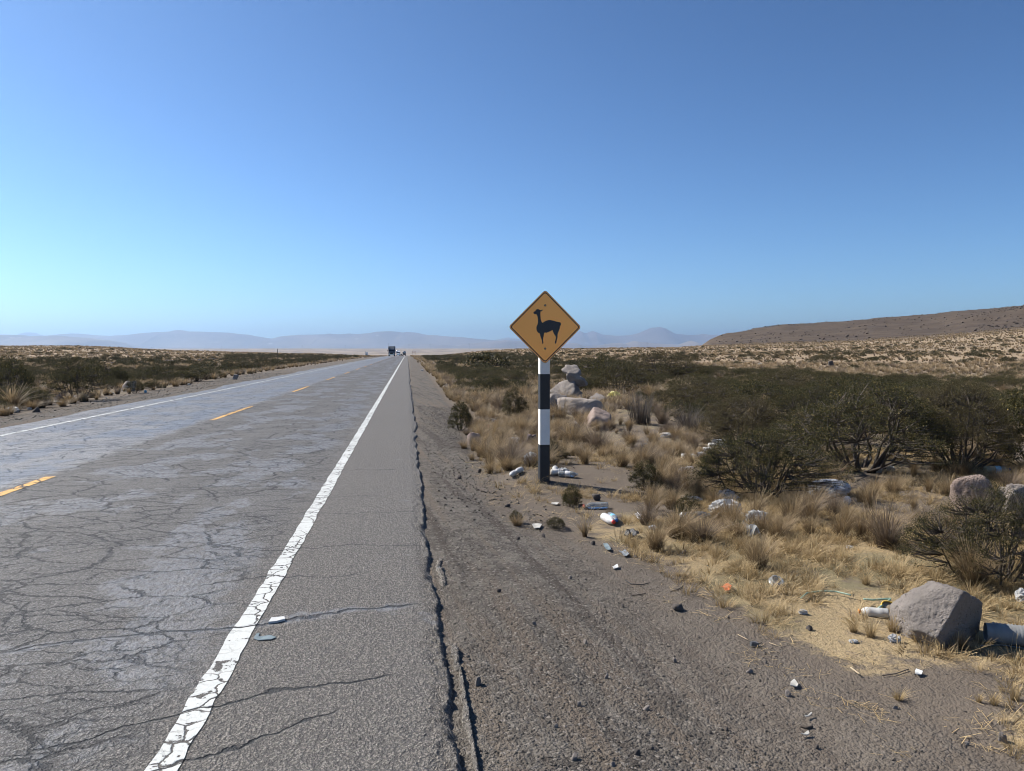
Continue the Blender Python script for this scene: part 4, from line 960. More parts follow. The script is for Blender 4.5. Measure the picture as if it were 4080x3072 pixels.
sheet('plastic_scrap', [(3150, 2728), (3165, 2722), (3180, 2740), (3176, 2747), (3148, 2744)], 'pale grey chip of plastic on the gravel', 'scrap', mat_paper, curl=.01)
sheet('plastic_scrap', [(3645, 2685), (3650, 2680), (3677, 2690), (3670, 2698), (3648, 2698)], 'white scrap on bare soil below the big boulder', 'scrap', mat_foam, curl=.01)
sheet('plastic_scrap', [(3205, 2868), (3232, 2855), (3236, 2858), (3212, 2870)], 'thin pale chip on the gravel below the grey chip', 'scrap', mat_paper, curl=.01)
sheet('plastic_scrap', [(3190, 2938), (3220, 2930), (3225, 2938), (3205, 2942)], 'narrow white chip low on the gravel', 'scrap', mat_paper, curl=.01)
sheet('plastic_scrap', [(2120, 2098), (2125, 2092), (2160, 2096), (2150, 2112), (2130, 2110)], 'pale grey card on the gravel near the straw patch', 'scrap', mat_paper, curl=.008)
sheet('plastic_scrap', [(2195, 2012), (2200, 2007), (2228, 2009), (2220, 2016)], 'small pale card below the post shadow', 'scrap', mat_paper, curl=.008)
sheet('plastic_scrap', [(2403, 2173), (2420, 2174), (2436, 2198), (2428, 2202), (2412, 2192)], 'smooth slate grey shard below the bottles', 'scrap', mat_teal, curl=.012)
sheet('plastic_scrap', [(2465, 2205), (2490, 2202), (2506, 2220), (2490, 2224)], 'crinkled grey foil beside the shard', 'scrap', mat_bag_g, curl=.02)
sheet('plastic_scrap', [(2440, 2265), (2460, 2258), (2464, 2268), (2446, 2272)], 'small bluish white flake on the gravel', 'scrap', mat_foam, curl=.008)
sheet('plastic_scrap', [(2525, 2056), (2540, 2052), (2572, 2068), (2566, 2078), (2540, 2070)], 'clear crushed film lying above the gravel edge', 'scrap', mat_bag, curl=.02)
sheet('plastic_scrap', [(2945, 2122), (2960, 2112), (3000, 2120), (3032, 2140), (3020, 2148), (2990, 2140), (3002, 2158), (2990, 2156), (2972, 2136)], 'torn blue grey plastic piece in the dry grass', 'scrap', mat_bag_g, curl=.1)
crumple('plastic_sack', 3305, 1975, 175, 62, 'grey white woven sack lying behind dry tussocks', 'sack', mat_sack, 51, amp=.22, dep=.8)
sheet('rubber_scrap', [(2485, 2145), (2500, 2128), (2530, 2132), (2548, 2146), (2520, 2150)], 'folded dark rubber scrap on the gravel', 'scrap', mat_black, curl=.06)
sheet('foam_box_lid', [(2608, 1800), (2612, 1786), (2645, 1786), (2648, 1798)], 'blue grey foam board under a dead shrub', 'board', mat_teal, curl=.01, thick=.03)
sheet('reflector', [(1070, 2487), (1082, 2470), (1133, 2466), (1136, 2476), (1100, 2484)], 'white plastic reflector on the asphalt right of the white line', 'road stud', mat_foam, curl=.002, thick=.012, lift=.002, road=True)
sheet('glass_shard', [(1010, 2548), (1022, 2528), (1034, 2526), (1030, 2540), (1075, 2535), (1102, 2542), (1080, 2552), (1030, 2554)], 'flat blue grey shard on the asphalt below the reflector', 'shard', mat_teal, curl=.003, thick=.003, lift=.002, road=True)
# plastic block, cup lid, yellow rimmed lid
pb = G(3005, 2576); mb = MB(); mb.box((0, 0, .012), (.042, .026, .022)); mb.box((.03, .004, .014), (.03, .004, .004)); mb.box((-.006, 0, .0245), (.028, .018, .004))
tag(mb.build('plastic_block', simple('dark_grey_plastic', (.09, .095, .10), .5), None, False, pb, .002), 'dark grey plastic block with a pin, on the gravel', 'plastic part')
pl = G(3093, 2335); mb = MB(); mb.lathe([(.0, .012), (.03, .014), (.036, .03), (.046, .03), (.05, .006), (.055, .004), (.055, 0)], 24)
o = mb.build('cup_lid', mat_clear, None, True, pl+Vector((0, 0, .02))); o.rotation_euler = (R(28), R(10), 0); tag(o, 'clear domed cup lid at the edge of the grass', 'cup lid')
pl = G(3545, 2440); mb = MB(); mb.lathe([(.052, .0), (.058, .002), (.058, .012), (.052, .014), (.05, .008)], 26)
o = empty('jar_lid', pl+Vector((0, 0, .02)), 0); rm = mb.build('rim', simple('yellow_rim', (.75, .5, .08), .4), o, True); mb = MB(); mb.lathe([(0, .006), (.052, .006), (.052, .004), (0, .004)], 26); mb.build('disc', simple('tan_disc', (.38, .30, .2), .5), o, True)
o.rotation_euler = (R(35), 0, R(10)); tag(o, 'round tan lid with a yellow rim beside the big boulder', 'lid')
# corrugated pipe behind the big boulder
pa = G(3925, 2562)+Vector((0, 0, .062)); pe = G(4420, 2620)+Vector((0, 0, .062)); L_ = (pe-pa).length
prof = []; n_ = int(L_/.008)
for i in range(n_+1):
    h = i*L_/n_; prof.append((.052 if h < .04 else (.056+.004*math.sin(h/.018*2*math.pi)), h))
mb = MB(); mb.lathe(prof, 22, 0, 'x'); o = mb.build('corrugated_pipe', simple('grey_ribbed_plastic', (.23, .235, .235), .55, var=.1), None, True, pa)
o.rotation_euler.z = math.atan2(pe.y-pa.y, pe.x-pa.x); tag(o, 'grey ribbed plastic pipe lying behind the big boulder', 'pipe')
strip('string', [(3905, 2580), (3990, 2578), (4080, 2592), (4200, 2600)], .006, 'thin grey green cord in the boulder shadow', 'cord', mat_teal, .012)
strip('plastic_strap', [(3192, 2398), (3215, 2378), (3270, 2370), (3330, 2372), (3390, 2386)], .011, 'pale green plastic strap curving over short grass', 'strap', mat_bag_gr, .025)
strip('plastic_strap', [(3440, 2412), (3480, 2415), (3550, 2410), (3528, 2428), (3498, 2450)], .013, 'green strap folded beside the yellow rimmed lid', 'strap', mat_bag_gr, .04)
strip('plastic_strap', [(3660, 2172), (3690, 2178), (3705, 2176)], .012, 'bright green strap under the right hand shrub', 'strap', mat_bag_gr, .02)
strip('wire', [(2492, 2315), (2515, 2330), (2560, 2333), (2590, 2325)], .006, 'black curved wire on the gravel', 'wire', mat_black, .006)
strip('stick', [(2430, 2140), (2450, 2155), (2466, 2172)], .004, 'thin dark stick below the bottles', 'stick', mat_black, .008)
strip('stick', [(1852, 1844), (1895, 1848)], .012, 'pale flat stick on the gravel left of a tussock', 'stick', mat_wood, .01)
strip('stick', [(1968, 1840), (1990, 1853)], .009, 'pale stick in the dark tussock left of the post', 'stick', mat_wood, .05)
strip('stick', [(1948, 1693), (1980, 1686)], .025, 'light wooden slat beside the red bag', 'stick', mat_wood, .12)
strip('stick', [(2940, 2535), (2980, 2556)], .004, 'thin dry twig behind the plastic block', 'twig', mat_wood, .01)
strip('stick', [(3065, 2568), (3100, 2580), (3138, 2570)], .004, 'bent dry twig on the gravel', 'twig', mat_wood, .01)
strip('stick', [(3390, 2672), (3425, 2698)], .008, 'straw coloured stick poking from the straw patch', 'stick', mat_wood, .015)
strip('stick', [(3515, 2698), (3570, 2690), (3620, 2672)], .005, 'long brown twig on bare soil below the big boulder', 'twig', mat_stem, .008)
strip('stick', [(3190, 2898), (3215, 2905), (3236, 2900)], .012, 'curled strip of dark bark on the gravel', 'bark', mat_stem, .006)
strip('stick', [(2520, 2376), (2550, 2372), (2572, 2368)], .006, 'dark twig below the curved wire', 'twig', mat_stem, .006)
strip('stick', [(2672, 2360), (2700, 2352), (2720, 2340)], .006, 'dark forked twig above the flat clod', 'twig', mat_stem, .006)

# ---------------------------------------------------------------- vehicles far down the road
mat_navyp = simple('dark_blue_truck_paint', (.02, .035, .075), .35, coat=.5); mat_whitet = simple('white_truck_paint', (.75, .76, .78), .35, coat=.5)
mat_chrome = simple('chrome', (.6, .62, .65), .2, metal=1); mat_glass = simple('dark_windscreen', (.01, .014, .02), .08)
mat_tyre = simple('tyre_rubber', (.015, .015, .015), .8); mat_tarp = simple('grey_trailer', (.10, .12, .15), .6); mat_tank = simple('polished_tank', (.42, .43, .45), .25, metal=.8)
mat_red = simple('red_lamp', (.4, .02, .02), .4); mat_lamp = simple('lamp_glass', (.7, .7, .65), .2); mat_frame = simple('rusty_red_steel', (.22, .06, .04), .7)
def wheel(parent, x, y, r, w=.3):
    mb = MB(); mb.lathe([(r*.55, -w/2), (r*.95, -w/2), (r, -w/2+.04), (r, w/2-.04), (r*.95, w/2), (r*.55, w/2)], 18, 0, 'x'); wh = mb.build('wheel', mat_tyre, parent, True, (x, y, r))
    mb = MB(); mb.lathe([(0, -w/2+.06), (r*.55, -w/2+.03), (r*.55, w/2-.03), (0, w/2-.06)], 12, 0, 'x'); mb.build('rim', mat_chrome, wh, True)
def semi(loc, paint, label, high=True, rz=0, trailer=mat_tarp):
    t = empty('semi_truck', loc, rz)                   # front towards -y
    mb = MB(); mb.prism([(.0, .75), (0, 1.55), (.15, 1.68), (1.7, 1.85), (1.75, .75)], -.95, .95); mb.build('hood', paint, t, bev=.05)
    mb = MB(); mb.prism([(1.7, .7), (1.72, 1.86), (2.15, 2.72), (2.3, 2.8), (4.1, 2.8), (4.1, .7)], -1.2, 1.2); mb.build('cab', paint, t, bev=.04)
    mb = MB()
    for sx in (-1, 1): mb.box((sx*1.12, 3.3, 3.3), (.12, 1.5, 1.0)); mb.prism([(2.3, 2.8), (2.55, 3.8), (2.7, 3.8), (2.7, 2.8)], sx*1.18-.06, sx*1.18+.06)
    mb.prism([(2.35, 2.78), (3.3, 3.75), (4.0, 3.85), (4.0, 2.78)], -1.06, 1.06); mb.build('roof_fairing', paint if not high else [mat_tarp], t)
    mb = MB(); mb.prism([(1.74, 1.94), (2.07, 2.62), (2.04, 2.64), (1.70, 1.96)], -1.08, 1.08); mb.build('windscreen', mat_glass, t)
    mb = MB(); mb.box((0, -.03, 1.12), (1.1, .05, .8)); mb.build('grille', mat_glass if paint is mat_navyp else mat_chrome, t)
    mb = MB(); mb.box((0, -.12, .6), (2.35, .25, .4)); mb.build('bumper', mat_chrome, t, bev=.04)
    for sx in (-1, 1):
        mb = MB(); mb.box((sx*.82, -.02, 1.15), (.26, .08, .24)); mb.build('headlight', mat_lamp, t, bev=.02)
        mb = MB(); mb.box((sx*1.5, 1.8, 2.2), (.22, .12, .6)); mb.tube([(sx*1.18, 1.8, 2.35), (sx*1.42, 1.8, 2.35)], .02); mb.build('mirror', mat_tyre, t)
        mb = MB(); mb.prism([(.3, 1.0), (.5, 1.25), (1.3, 1.25), (1.6, .9), (1.6, .6), (1.45, .6), (1.3, 1.05), (.55, 1.05), (.4, .6), (.25, .6)], sx*1.05-.17, sx*1.05+.17); mb.build('fender', paint, t)
        mb = MB(); mb.tube([(sx*1.1, 4.3, 1.2), (sx*1.1, 4.3, 3.9)], .07, 8); mb.build('exhaust_stack', mat_chrome, t, True)
        for y in (.95, 6.0, 7.2, 15.0, 16.2): wheel(t, sx*1.05, y, .5)
    mb = MB(); mb.box((0, 11, .95), (.9, 13, .25)); mb.box((0, 6, .8), (.9, 4, .2)); mb.build('chassis', mat_tyre, t)
    mb = MB(); mb.box((0, 11.3, 2.55), (2.55, 13, 2.95)); 
    for k in range(18): mb.box((1.285, 5.2+k*.72, 2.5), (.02, .06, 2.7)); mb.box((-1.285, 5.2+k*.72, 2.5), (.02, .06, 2.7))
    mb.build('trailer', trailer, t)
    return tag(t, label, 'truck')
def on_road(x, y): return (x, y, float(road_z(y))+.006)
t1 = semi(on_road(-6.25, 312), mat_navyp, 'dark blue semi truck with a high roof, nearest of the oncoming vehicles')
mb = MB(); mb.tube([(-1.25, 2.0, 2.5), (-1.27, 2.0, 5.3)], .025, 6); mb.build('antenna', mat_tyre, t1)
semi(on_road(-6.5, 560), mat_whitet, 'white semi truck following behind the dark blue truck', False)
def tanker(loc):
    t = empty('tanker_truck', loc); mb = MB()          # rear towards -y
    mb.lathe([(0, 0), (.6, .02), (1.05, .12), (1.2, .3), (1.2, 9.5), (1.05, 9.7), (0, 9.8)], 28, 0, 'x'); o = mb.build('tank', mat_tank, t, True, (0, 0, 2.25)); o.rotation_euler.z = R(90)
    mb = MB(); mb.box((0, 5, 1.0), (1.0, 10, .25)); mb.build('chassis', mat_tyre, t)
    mb = MB(); mb.box((0, -.15, .85), (2.5, .15, .3)); b_ = mb.build('rear_bumper', mat_tyre, t)
    for sx in (-1, 1):
        mb = MB(); mb.box((sx*1.05, -.24, .87), (.3, .04, .18)); mb.build('tail_light', mat_red, t)
        for y in (1.0, 2.3, 11.5): wheel(t, sx*1.0, y, .52, .5)
    mb = MB(); mb.prism([(10.2, .8), (10.2, 3.2), (11.9, 3.2), (12.5, 2.1), (12.5, .8)], -1.2, 1.2); mb.build('cab', mat_whitet, t, bev=.05)
    mb = MB(); mb.tube([(.9, -.02, 1.2), (.9, -.02, 3.75), (.9, .8, 3.75)], .04); mb.tube([(.5, -.02, 1.2), (.5, -.02, 3.6)], .03)
    for k in range(7): mb.tube([(.5, -.02, 1.3+k*.33), (.9, -.02, 1.3+k*.33)], .02)
    mb.build('ladder', mat_tyre, t)
    return tag(t, 'round silver tanker truck seen from behind in the right lane', 'truck')
tanker(on_road(-2.2, 575))
def car(loc):
    t = empty('parked_car' if 0 else 'car', loc)
    mb = MB(); mb.prism([(0, .35), (0, .75), (.1, .85), (1.1, .98), (4.2, .98), (4.3, .8), (4.3, .35)], -.9, .9); mb.build('body', simple('dark_green_paint', (.02, .035, .03), .3, coat=.6), t, bev=.05)
    mb = MB(); mb.prism([(1.1, .97), (1.7, 1.55), (3.6, 1.6), (4.15, .97)], -.76, .76); mb.build('roof', mat_whitet, t, bev=.04)
    mb = MB(); mb.prism([(1.08, 1.0), (1.6, 1.5), (1.57, 1.51), (1.04, 1.01)], -.68, .68); mb.build('windscreen', mat_glass, t)
    for sx in (-1, 1):
        mb = MB(); mb.box((sx*.68, -.01, .68), (.3, .05, .14)); mb.build('headlight', mat_lamp, t)
        for y in (.8, 3.4): wheel(t, sx*.8, y, .33, .22)
    return tag(t, 'low dark car between the white truck and the tanker', 'car')
car(on_road(-4.95, 650))

# ---------------------------------------------------------------- far structures
p = Vector((3.6, 560, 0)); z0 = float(terr(p.x, p.y)); zt_ = CAMH-(1398.8-1401.5)/FOC*556; 
fr_ = empty('sign_gantry', (p.x, p.y, z0)); hh = zt_-z0
for sx in (0, 2.1): mb = MB(); mb.box((sx, 0, hh/2), (.14, .14, hh)); mb.build('post', mat_frame, fr_)
mb = MB(); mb.box((1.05, 0, hh-.07), (2.2, .12, .12)); mb.box((1.05, 0, hh-.95), (2.2, .12, .12)); mb.build('frame', mat_frame, fr_)
tag(fr_, 'rusty red empty sign frame on two posts at the end of the road', 'sign frame')
p = G(1461, 1417); p = Vector((p.x, p.y, float(terr(p.x, p.y))))
hut = empty('small_hut', (p.x, p.y, p.z)); s_ = mpp(p)
mb = MB(); mb.box((0, 0, 5*s_), (9*s_, 9*s_, 14*s_)); mb.build('wall', mat_whitet, hut); mb = MB(); mb.prism([(-5.5*s_, 12*s_), (0, 14*s_), (5.5*s_, 12*s_)], -5.5*s_, 5.5*s_); mb.build('roof', mat_tarp, hut)
mb = MB(); mb.box((0, -4.6*s_, 5*s_), (2.4*s_, .2*s_, 7*s_)); mb.build('door', mat_teal, hut)
mb = MB(); mb.tube([(-4.6*s_, -4.6*s_, 0), (-4.6*s_, -4.6*s_, 19*s_)], .3*s_, 5); mb.build('mast', mat_tyre, hut)
tag(hut, 'tiny pale hut with a mast beyond the scrub left of the trucks', 'hut')
def upole(px, y0, y1, dist, label, w=.16, arms=False, group=None, name='utility_pole'):
    s = dist/FOC; u = (px-2040)*s; x, y = u*CR[0]+dist*CF[0], u*CR[1]+dist*CF[1]; z0 = float(terr(x, y)); zt_ = CAMH-(y0-1401.5)*s
    t = empty(name, (x, y, z0)); mb = MB(); mb.tube([(0, 0, -.3), (0, 0, zt_-z0)], [w*.6, w*.4], 8); mb.build('pole', mat_stem if not arms else mat_tarp, t)
    if arms:
        mb = MB(); H_ = zt_-z0
        for k in (.97, .86): mb.box((0, 0, H_*k), (H_*.28, w*.5, w*.5))
        mb.build('cross_arm', mat_tarp, t)
    return tag(t, label, 'pole', group)
upole(1107, 1390, 1424, 150, 'single dark wooden post rising from the scrub across the road', .13)
PY_ = [(885, 1380), (1205, 1377), (1376, 1375), (1630, 1372), (1714, 1370), (1870, 1368), (2056, 1366), (2410, 1366), (2578, 1364), (300, 1384), (605, 1382)]
side_ = ['under the pointed summit', 'left of the trucks', 'third of the line, left of the trucks', 'just right of the tanker', 'second to the right of the tanker', 'between the road and the sign', 'hidden half behind the orange sign', 'first to the right of the orange sign', 'below the tall blue peak', 'far away at the left edge', 'left of the pointed summit']
for (px, y0), w_ in zip(PY_, side_):
    upole(px, y0, 1390, 5200, 'tall thin power pylon on the distant plain, '+w_, .7, True, name='power_pylon')
# black pipeline lying along the scrub on the left
pth = [(250, 1460), (420, 1453), (560, 1447), (730, 1440), (900, 1434), (1080, 1427)]
P_ = [G(*q) for q in pth]; mb = MB(); pts_ = []
for i in range(len(P_)-1):
    for k in range(6): q = P_[i].lerp(P_[i+1], k/6); pts_.append(Vector((q.x, q.y, float(terr(q.x, q.y))+.14))-P_[0])
mb.tube(pts_, .11, 8)
tag(mb.build('pipeline', mat_black, None, True, P_[0]), 'long black pipe lying along the scrub across the road', 'pipe')

# ---------------------------------------------------------------- geometry-node scatter for what nobody could count
def instancer(name, meshes, P, rot, scl, idx, label=None, cat=None, kind='stuff'):
    me = bpy.data.meshes.new(name); n = len(P); me.vertices.add(n); me.vertices.foreach_set('co', np.asarray(P, np.float32).ravel())
    a = me.attributes.new('rot', 'FLOAT_VECTOR', 'POINT'); a.data.foreach_set('vector', np.asarray(rot, np.float32).ravel())
    a = me.attributes.new('scl', 'FLOAT_VECTOR', 'POINT'); a.data.foreach_set('vector', np.asarray(scl, np.float32).ravel())
    a = me.attributes.new('idx', 'INT', 'POINT'); a.data.foreach_set('value', np.asarray(idx, np.int32))
    o = obj(name, me); ng = bpy.data.node_groups.new(name+'_scatter', 'GeometryNodeTree')
    ng.interface.new_socket('Geometry', in_out='INPUT', socket_type='NodeSocketGeometry'); ng.interface.new_socket('Geometry', in_out='OUTPUT', socket_type='NodeSocketGeometry')
    N = ng.nodes; L = ng.links; gi = N.new('NodeGroupInput'); go = N.new('NodeGroupOutput')
    iop = N.new('GeometryNodeInstanceOnPoints'); jn = N.new('GeometryNodeJoinGeometry')
    for m_ in meshes:
        po = bpy.data.objects.new(m_.name+'_form', m_); oi = N.new('GeometryNodeObjectInfo'); oi.inputs[0].default_value = po
        g2 = N.new('GeometryNodeGeometryToInstance'); L.new(oi.outputs['Geometry'], g2.inputs[0]); L.new(g2.outputs[0], jn.inputs[0])
    def at(nm, ty):
        q = N.new('GeometryNodeInputNamedAttribute'); q.data_type = ty; q.inputs[0].default_value = nm; return q.outputs[0]
    L.new(gi.outputs[0], iop.inputs['Points']); L.new(jn.outputs[0], iop.inputs['Instance']); iop.inputs['Pick Instance'].default_value = True
    L.new(at('idx', 'INT'), iop.inputs['Instance Index']); L.new(at('rot', 'FLOAT_VECTOR'), iop.inputs['Rotation']); L.new(at('scl', 'FLOAT_VECTOR'), iop.inputs['Scale'])
    L.new(iop.outputs[0], go.inputs[0]); md = o.modifiers.new('scatter', 'NODES'); md.node_group = ng
    if label: o['label'] = label
    if cat: o['category'] = cat
    o['kind'] = kind
    return o

# ---------------------------------------------------------------- shrubs and tussocks: the ones picked out from the photo
def vbound(x, y):
    return np.where(x > 0, np.interp(y, [2.5, 3.5, 4.5, 5.7, 6.5, 8.3, 14.4, 23, 60], [2.15, 1.85, 1.72, 1.6, 1.15, .85, .78, 1.0, 1.2]), np.interp(y, [10, 30, 60, 120], [1.3, 2.2, 3.2, 3.5]))
VEG = []          # every individual plant: kind, x, y, W, H, label or None, px, py
KS = [(3035, 2000, 540, 285, 'rounded green shrub with bare black stems, nearest one behind the litter heap'),
 (3440, 1895, 760, 345, 'widest shrub, a fan of bare dark branches behind the grey sack'),
 (3830, 1885, 470, 350, 'dense green shrub between the branch fan and the clear bottle'),
 (4130, 1880, 380, 340, 'dense green shrub behind the large clear bottle at the right edge'),
 (2965, 1800, 370, 225, 'open stemmed shrub directly behind the nearest rounded shrub'),
 (3250, 1780, 420, 220, 'green shrub filling the gap behind the branch fan'),
 (3680, 1760, 430, 210, 'green shrub whose top shows above the branch fan, right side'),
 (3960, 2345, 600, 390, 'large dark green shrub at the right edge above the big boulder'),
 (4330, 2330, 420, 420, 'dark green shrub cut by the right edge of the view'),
 (2572, 1962, 130, 115, 'small dark green shrub that the post shadow runs into'),
 (2276, 2022, 84, 88, 'little upright green shrub below the post shadow'),
 (1833, 1716, 104, 112, 'upright bluish green shrub on the very edge of the gravel shoulder'),
 (2048, 1672, 110, 125, 'dark upright shrub in dry grass left of the sign post'),
 (2198, 1850, 115, 92, 'green shrub half hidden behind the foot of the sign post'),
 (2742, 2068, 100, 95, 'little green shrub beside the litter heap under dry stalks'),
 (2480, 1575, 260, 130, 'broad green shrub right of the stacked stones'),
 (2400, 1512, 190, 100, 'dark green shrub right behind the stacked stones'),
 (2630, 1520, 300, 120, 'broad yellowish green shrub beyond the yellow bag'),
 (2565, 1655, 110, 46, 'low flat green shrub between grey dead bushes'),
 (1935, 1480, 180, 70, 'yellowish green shrub left of the sign, beyond the gravel edge'),
 (1910, 1512, 100, 46, 'low green shrub on the verge below the yellowish one'),
 (2640, 1640, 150, 90, 'dark shrub at the left end of the dense thicket'),
 (2790, 1650, 260, 150, 'green shrub at the near left corner of the dense thicket'),
 (3020, 1640, 320, 125, 'green shrub in the thicket straight behind the nearest rounded shrub'),
 (3320, 1640, 340, 130, 'green shrub in the middle of the thicket crest'),
 (3600, 1650, 320, 125, 'green shrub on the thicket crest, right of its middle'),
 (3850, 1680, 330, 130, 'green shrub on the thicket crest toward the right edge'),
 (4080, 1700, 300, 130, 'green shrub on the thicket crest at the right edge'),
 (3150, 1560, 300, 80, 'green shrub at the back of the thicket, left of the lone dark rock'),
 (3420, 1570, 300, 80, 'green shrub at the back of the thicket, below the lone dark rock'),
 (3690, 1600, 280, 90, 'green shrub at the back of the thicket, right of the small pale rock'),
 (2056, 2085, 60, 50, 'small sparse shrub on the gravel below the milky bottles'),
 (2215, 2110, 90, 46, 'small flat shrub by the pale grey card'),
 (2940, 2135, 70, 60, 'round olive cushion shrub in front of the nearest rounded shrub'),
 (310, 1597, 210, 170, 'tallest dark shrub across the road, behind the long brown rock'),
 (385, 1545, 190, 110, 'dark shrub across the road, right behind the tallest one'),
 (35, 1580, 190, 160, 'dark shrub across the road at the left edge of the view'),
 (135, 1625, 110, 80, 'dark shrub behind the broken stone across the road'),
 (538, 1568, 76, 60, 'small dark shrub in front of the whitish boulder'),
 (605, 1555, 76, 40, 'low dark shrub right of the whitish boulder'),
 (640, 1525, 150, 66, 'broad dark shrub across the road beyond the whitish boulder'),
 (470, 1545, 90, 80, 'dark shrub left of the whitish boulder'),
 (790, 1520, 100, 50, 'dark shrub at the verge across the road beyond the turquoise scrap'),
 (850, 1508, 90, 36, 'low dark shrub at the verge across the road left of the grey rock')]
def add_plant(kind, cx, by, w, h, label=None):
    p = G(cx, by); s = mpp(p); W = w*s; H = h*s
    p = push(p, W*(.22 if kind in ('shrub',) else .05))
    VEG.append([kind, p.x, p.y, W, H, label, cx, by])
for q in KS: add_plant('shrub', *q)
KG = [(3015, 2262, 190, 175, 'dark tussock standing alone at the edge of the short straw'), (3530, 2185, 240, 220, None), (3430, 2150, 120, 150, None), (3560, 1980, 90, 120, None), (3700, 1962, 90, 85, None), (3770, 1975, 90, 105, None),
 (3905, 2040, 80, 110, None), (3640, 2040, 90, 95, None), (3870, 2345, 190, 250, 'tall pale seed stalks at the foot of the right hand shrub'), (3230, 2090, 110, 150, None), (3150, 2080, 120, 150, None), (2800, 2160, 190, 140, None), (2590, 2035, 150, 120, None),
 (2680, 2030, 140, 110, None), (2920, 2110, 130, 150, None), (3040, 2130, 140, 130, None), (3320, 2060, 100, 130, None), (3380, 2110, 120, 130, None), (3100, 2150, 120, 110, None), (2330, 2140, 100, 90, None), (2060, 2095, 90, 60, None), (2430, 2060, 60, 50, None),
 (3480, 1980, 110, 100, None), (3850, 1900, 90, 90, None), (3980, 1880, 110, 100, None), (3430, 2000, 80, 80, None), (2030, 1860, 200, 130, 'dark spreading tussock between the milky bottles and the gravel'), (1990, 1800, 150, 90, None), (2080, 1740, 120, 110, None), (1960, 1760, 130, 90, None),
 (2280, 1770, 160, 120, None), (2380, 1800, 170, 130, None), (2330, 1850, 130, 100, None), (2480, 1860, 110, 90, None), (2560, 1860, 130, 110, None), (2660, 1880, 140, 110, None), (2720, 1950, 140, 120, None), (2620, 1960, 140, 130, None), (2780, 1990, 110, 120, None),
 (2550, 1690, 170, 150, 'big grey spiky dead bush right of the domed tan boulder'), (2420, 1690, 140, 90, None), (2640, 1690, 120, 90, None), (2740, 1720, 160, 110, 'grey spiky dead bush left of the dense thicket'), (2600, 1590, 130, 80, None), (2720, 1600, 150, 110, None), (2230, 1680, 120, 110, None), (2000, 1640, 150, 90, None), (1930, 1620, 130, 80, None),
 (2090, 1600, 160, 90, None), (2150, 1700, 110, 90, None), (2250, 1620, 120, 80, None), (2340, 1600, 100, 60, None), (1890, 1640, 120, 70, None), (3290, 1900, 90, 90, None), (3130, 1770, 90, 90, None), (2800, 1760, 100, 100, None), (2760, 1790, 90, 90, None), (50, 1635, 170, 120, 'brown feathery tussock across the road above the white sheet'),
 (250, 1620, 70, 40, None), (345, 1600, 60, 40, None), (700, 1540, 60, 36, None), (330, 1570, 80, 50, None), (3640, 1900, 80, 90, None), (3730, 1880, 80, 90, None), (3960, 2810, 90, 60, 'small straw tuft on the bare soil below the big boulder'), (3580, 2790, 110, 55, 'round bleached straw tuft lying on bare soil'),
 (3900, 2800, 60, 50, None), (4040, 2790, 90, 70, None), (3830, 2590, 60, 90, 'thin dry stalks in front of the big boulder, right side'), (3560, 2520, 110, 90, None), (3470, 2540, 110, 80, None), (3400, 2520, 90, 70, None), (3250, 2330, 80, 50, None), (3450, 2330, 100, 60, None), (3600, 2300, 110, 70, None)]
for i, q in enumerate(KG):
    k = 'deadbush' if (q[4] and 'dead bush' in q[4]) else 'tussock'
    if q[4] and 'straw tuft' in q[4] or q[:2] in ((3900, 2800), (4040, 2790), (3250, 2330), (3450, 2330), (3600, 2300), (3560, 2520), (3470, 2540), (3400, 2520)): k = 'strawtuft'
    add_plant(k, *q)

# ---------------------------------------------------------------- the rest by density
def cells(c, d0, d1, rng):
    r_ = max(d0, .5); n = int((d1*d1-d0*d0)*.85/(c*c)); d = np.sqrt(rng.uniform(d0*d0, d1*d1, n)); u = rng.uniform(-.76, .76, n)
    x = d*CF[0]+u*d*CR[0]; y = d*CF[1]+u*d*CR[1]
    e = np.where(x > XR, x-XR, np.where(x < XL, XL-x, -1)); z = terr(x, y); px, py, _ = proj(x, y, z)
    return x, y, z, d, e, px, py
def scrub_density(x, y, d, e, px, py):
    right = x > 0; nz = fbm(x*.09, y*.09, 91); nf = fbm(x*.35, y*.35, 93)
    D = np.full(x.shape, .02)
    D = np.where(right & (py > 1560) & (py < 1730) & (px > 2620), .40, D)
    D = np.where(right & (py > 1500) & (py < 1700) & (px > 2680), .34, D)
    D = np.where(right & (py > 1495) & (py < 1620) & (px <= 2680), .22, D)
    lim = 1452+np.clip(px-2300, 0, 2000)*.055
    D = np.where(right & (py > lim) & (py <= 1520), .34, D); D = np.where(right & (py <= lim) & (px > 2300), .03, D)
    D = np.where(right & (py > 1408) & (py <= 1442) & (px < 2150), .42, D)
    D = np.where(right & (py > 1408) & (py <= 1440) & (px >= 2150), .06, D)
    D = np.where(right & (py >= 1730), .0, D)
    D = np.where(right & (py >= 1600) & (px < 2650), .02, D)
    L_ = ~right
    D = np.where(L_ & (py > 1452) & (py < 1650), .26, D); D = np.where(L_ & (py > 1432) & (py <= 1452), .14, D)
    D = np.where(L_ & (px > 900) & (py > 1412) & (py < 1500), .42, D)
    D = D*np.clip(1+2.2*nz+1.2*nf, .0, 2.2)
    return np.where(e > vbound(x, y)+.5+.012*d, D, 0)
rg = np.random.default_rng(11)
SH = []
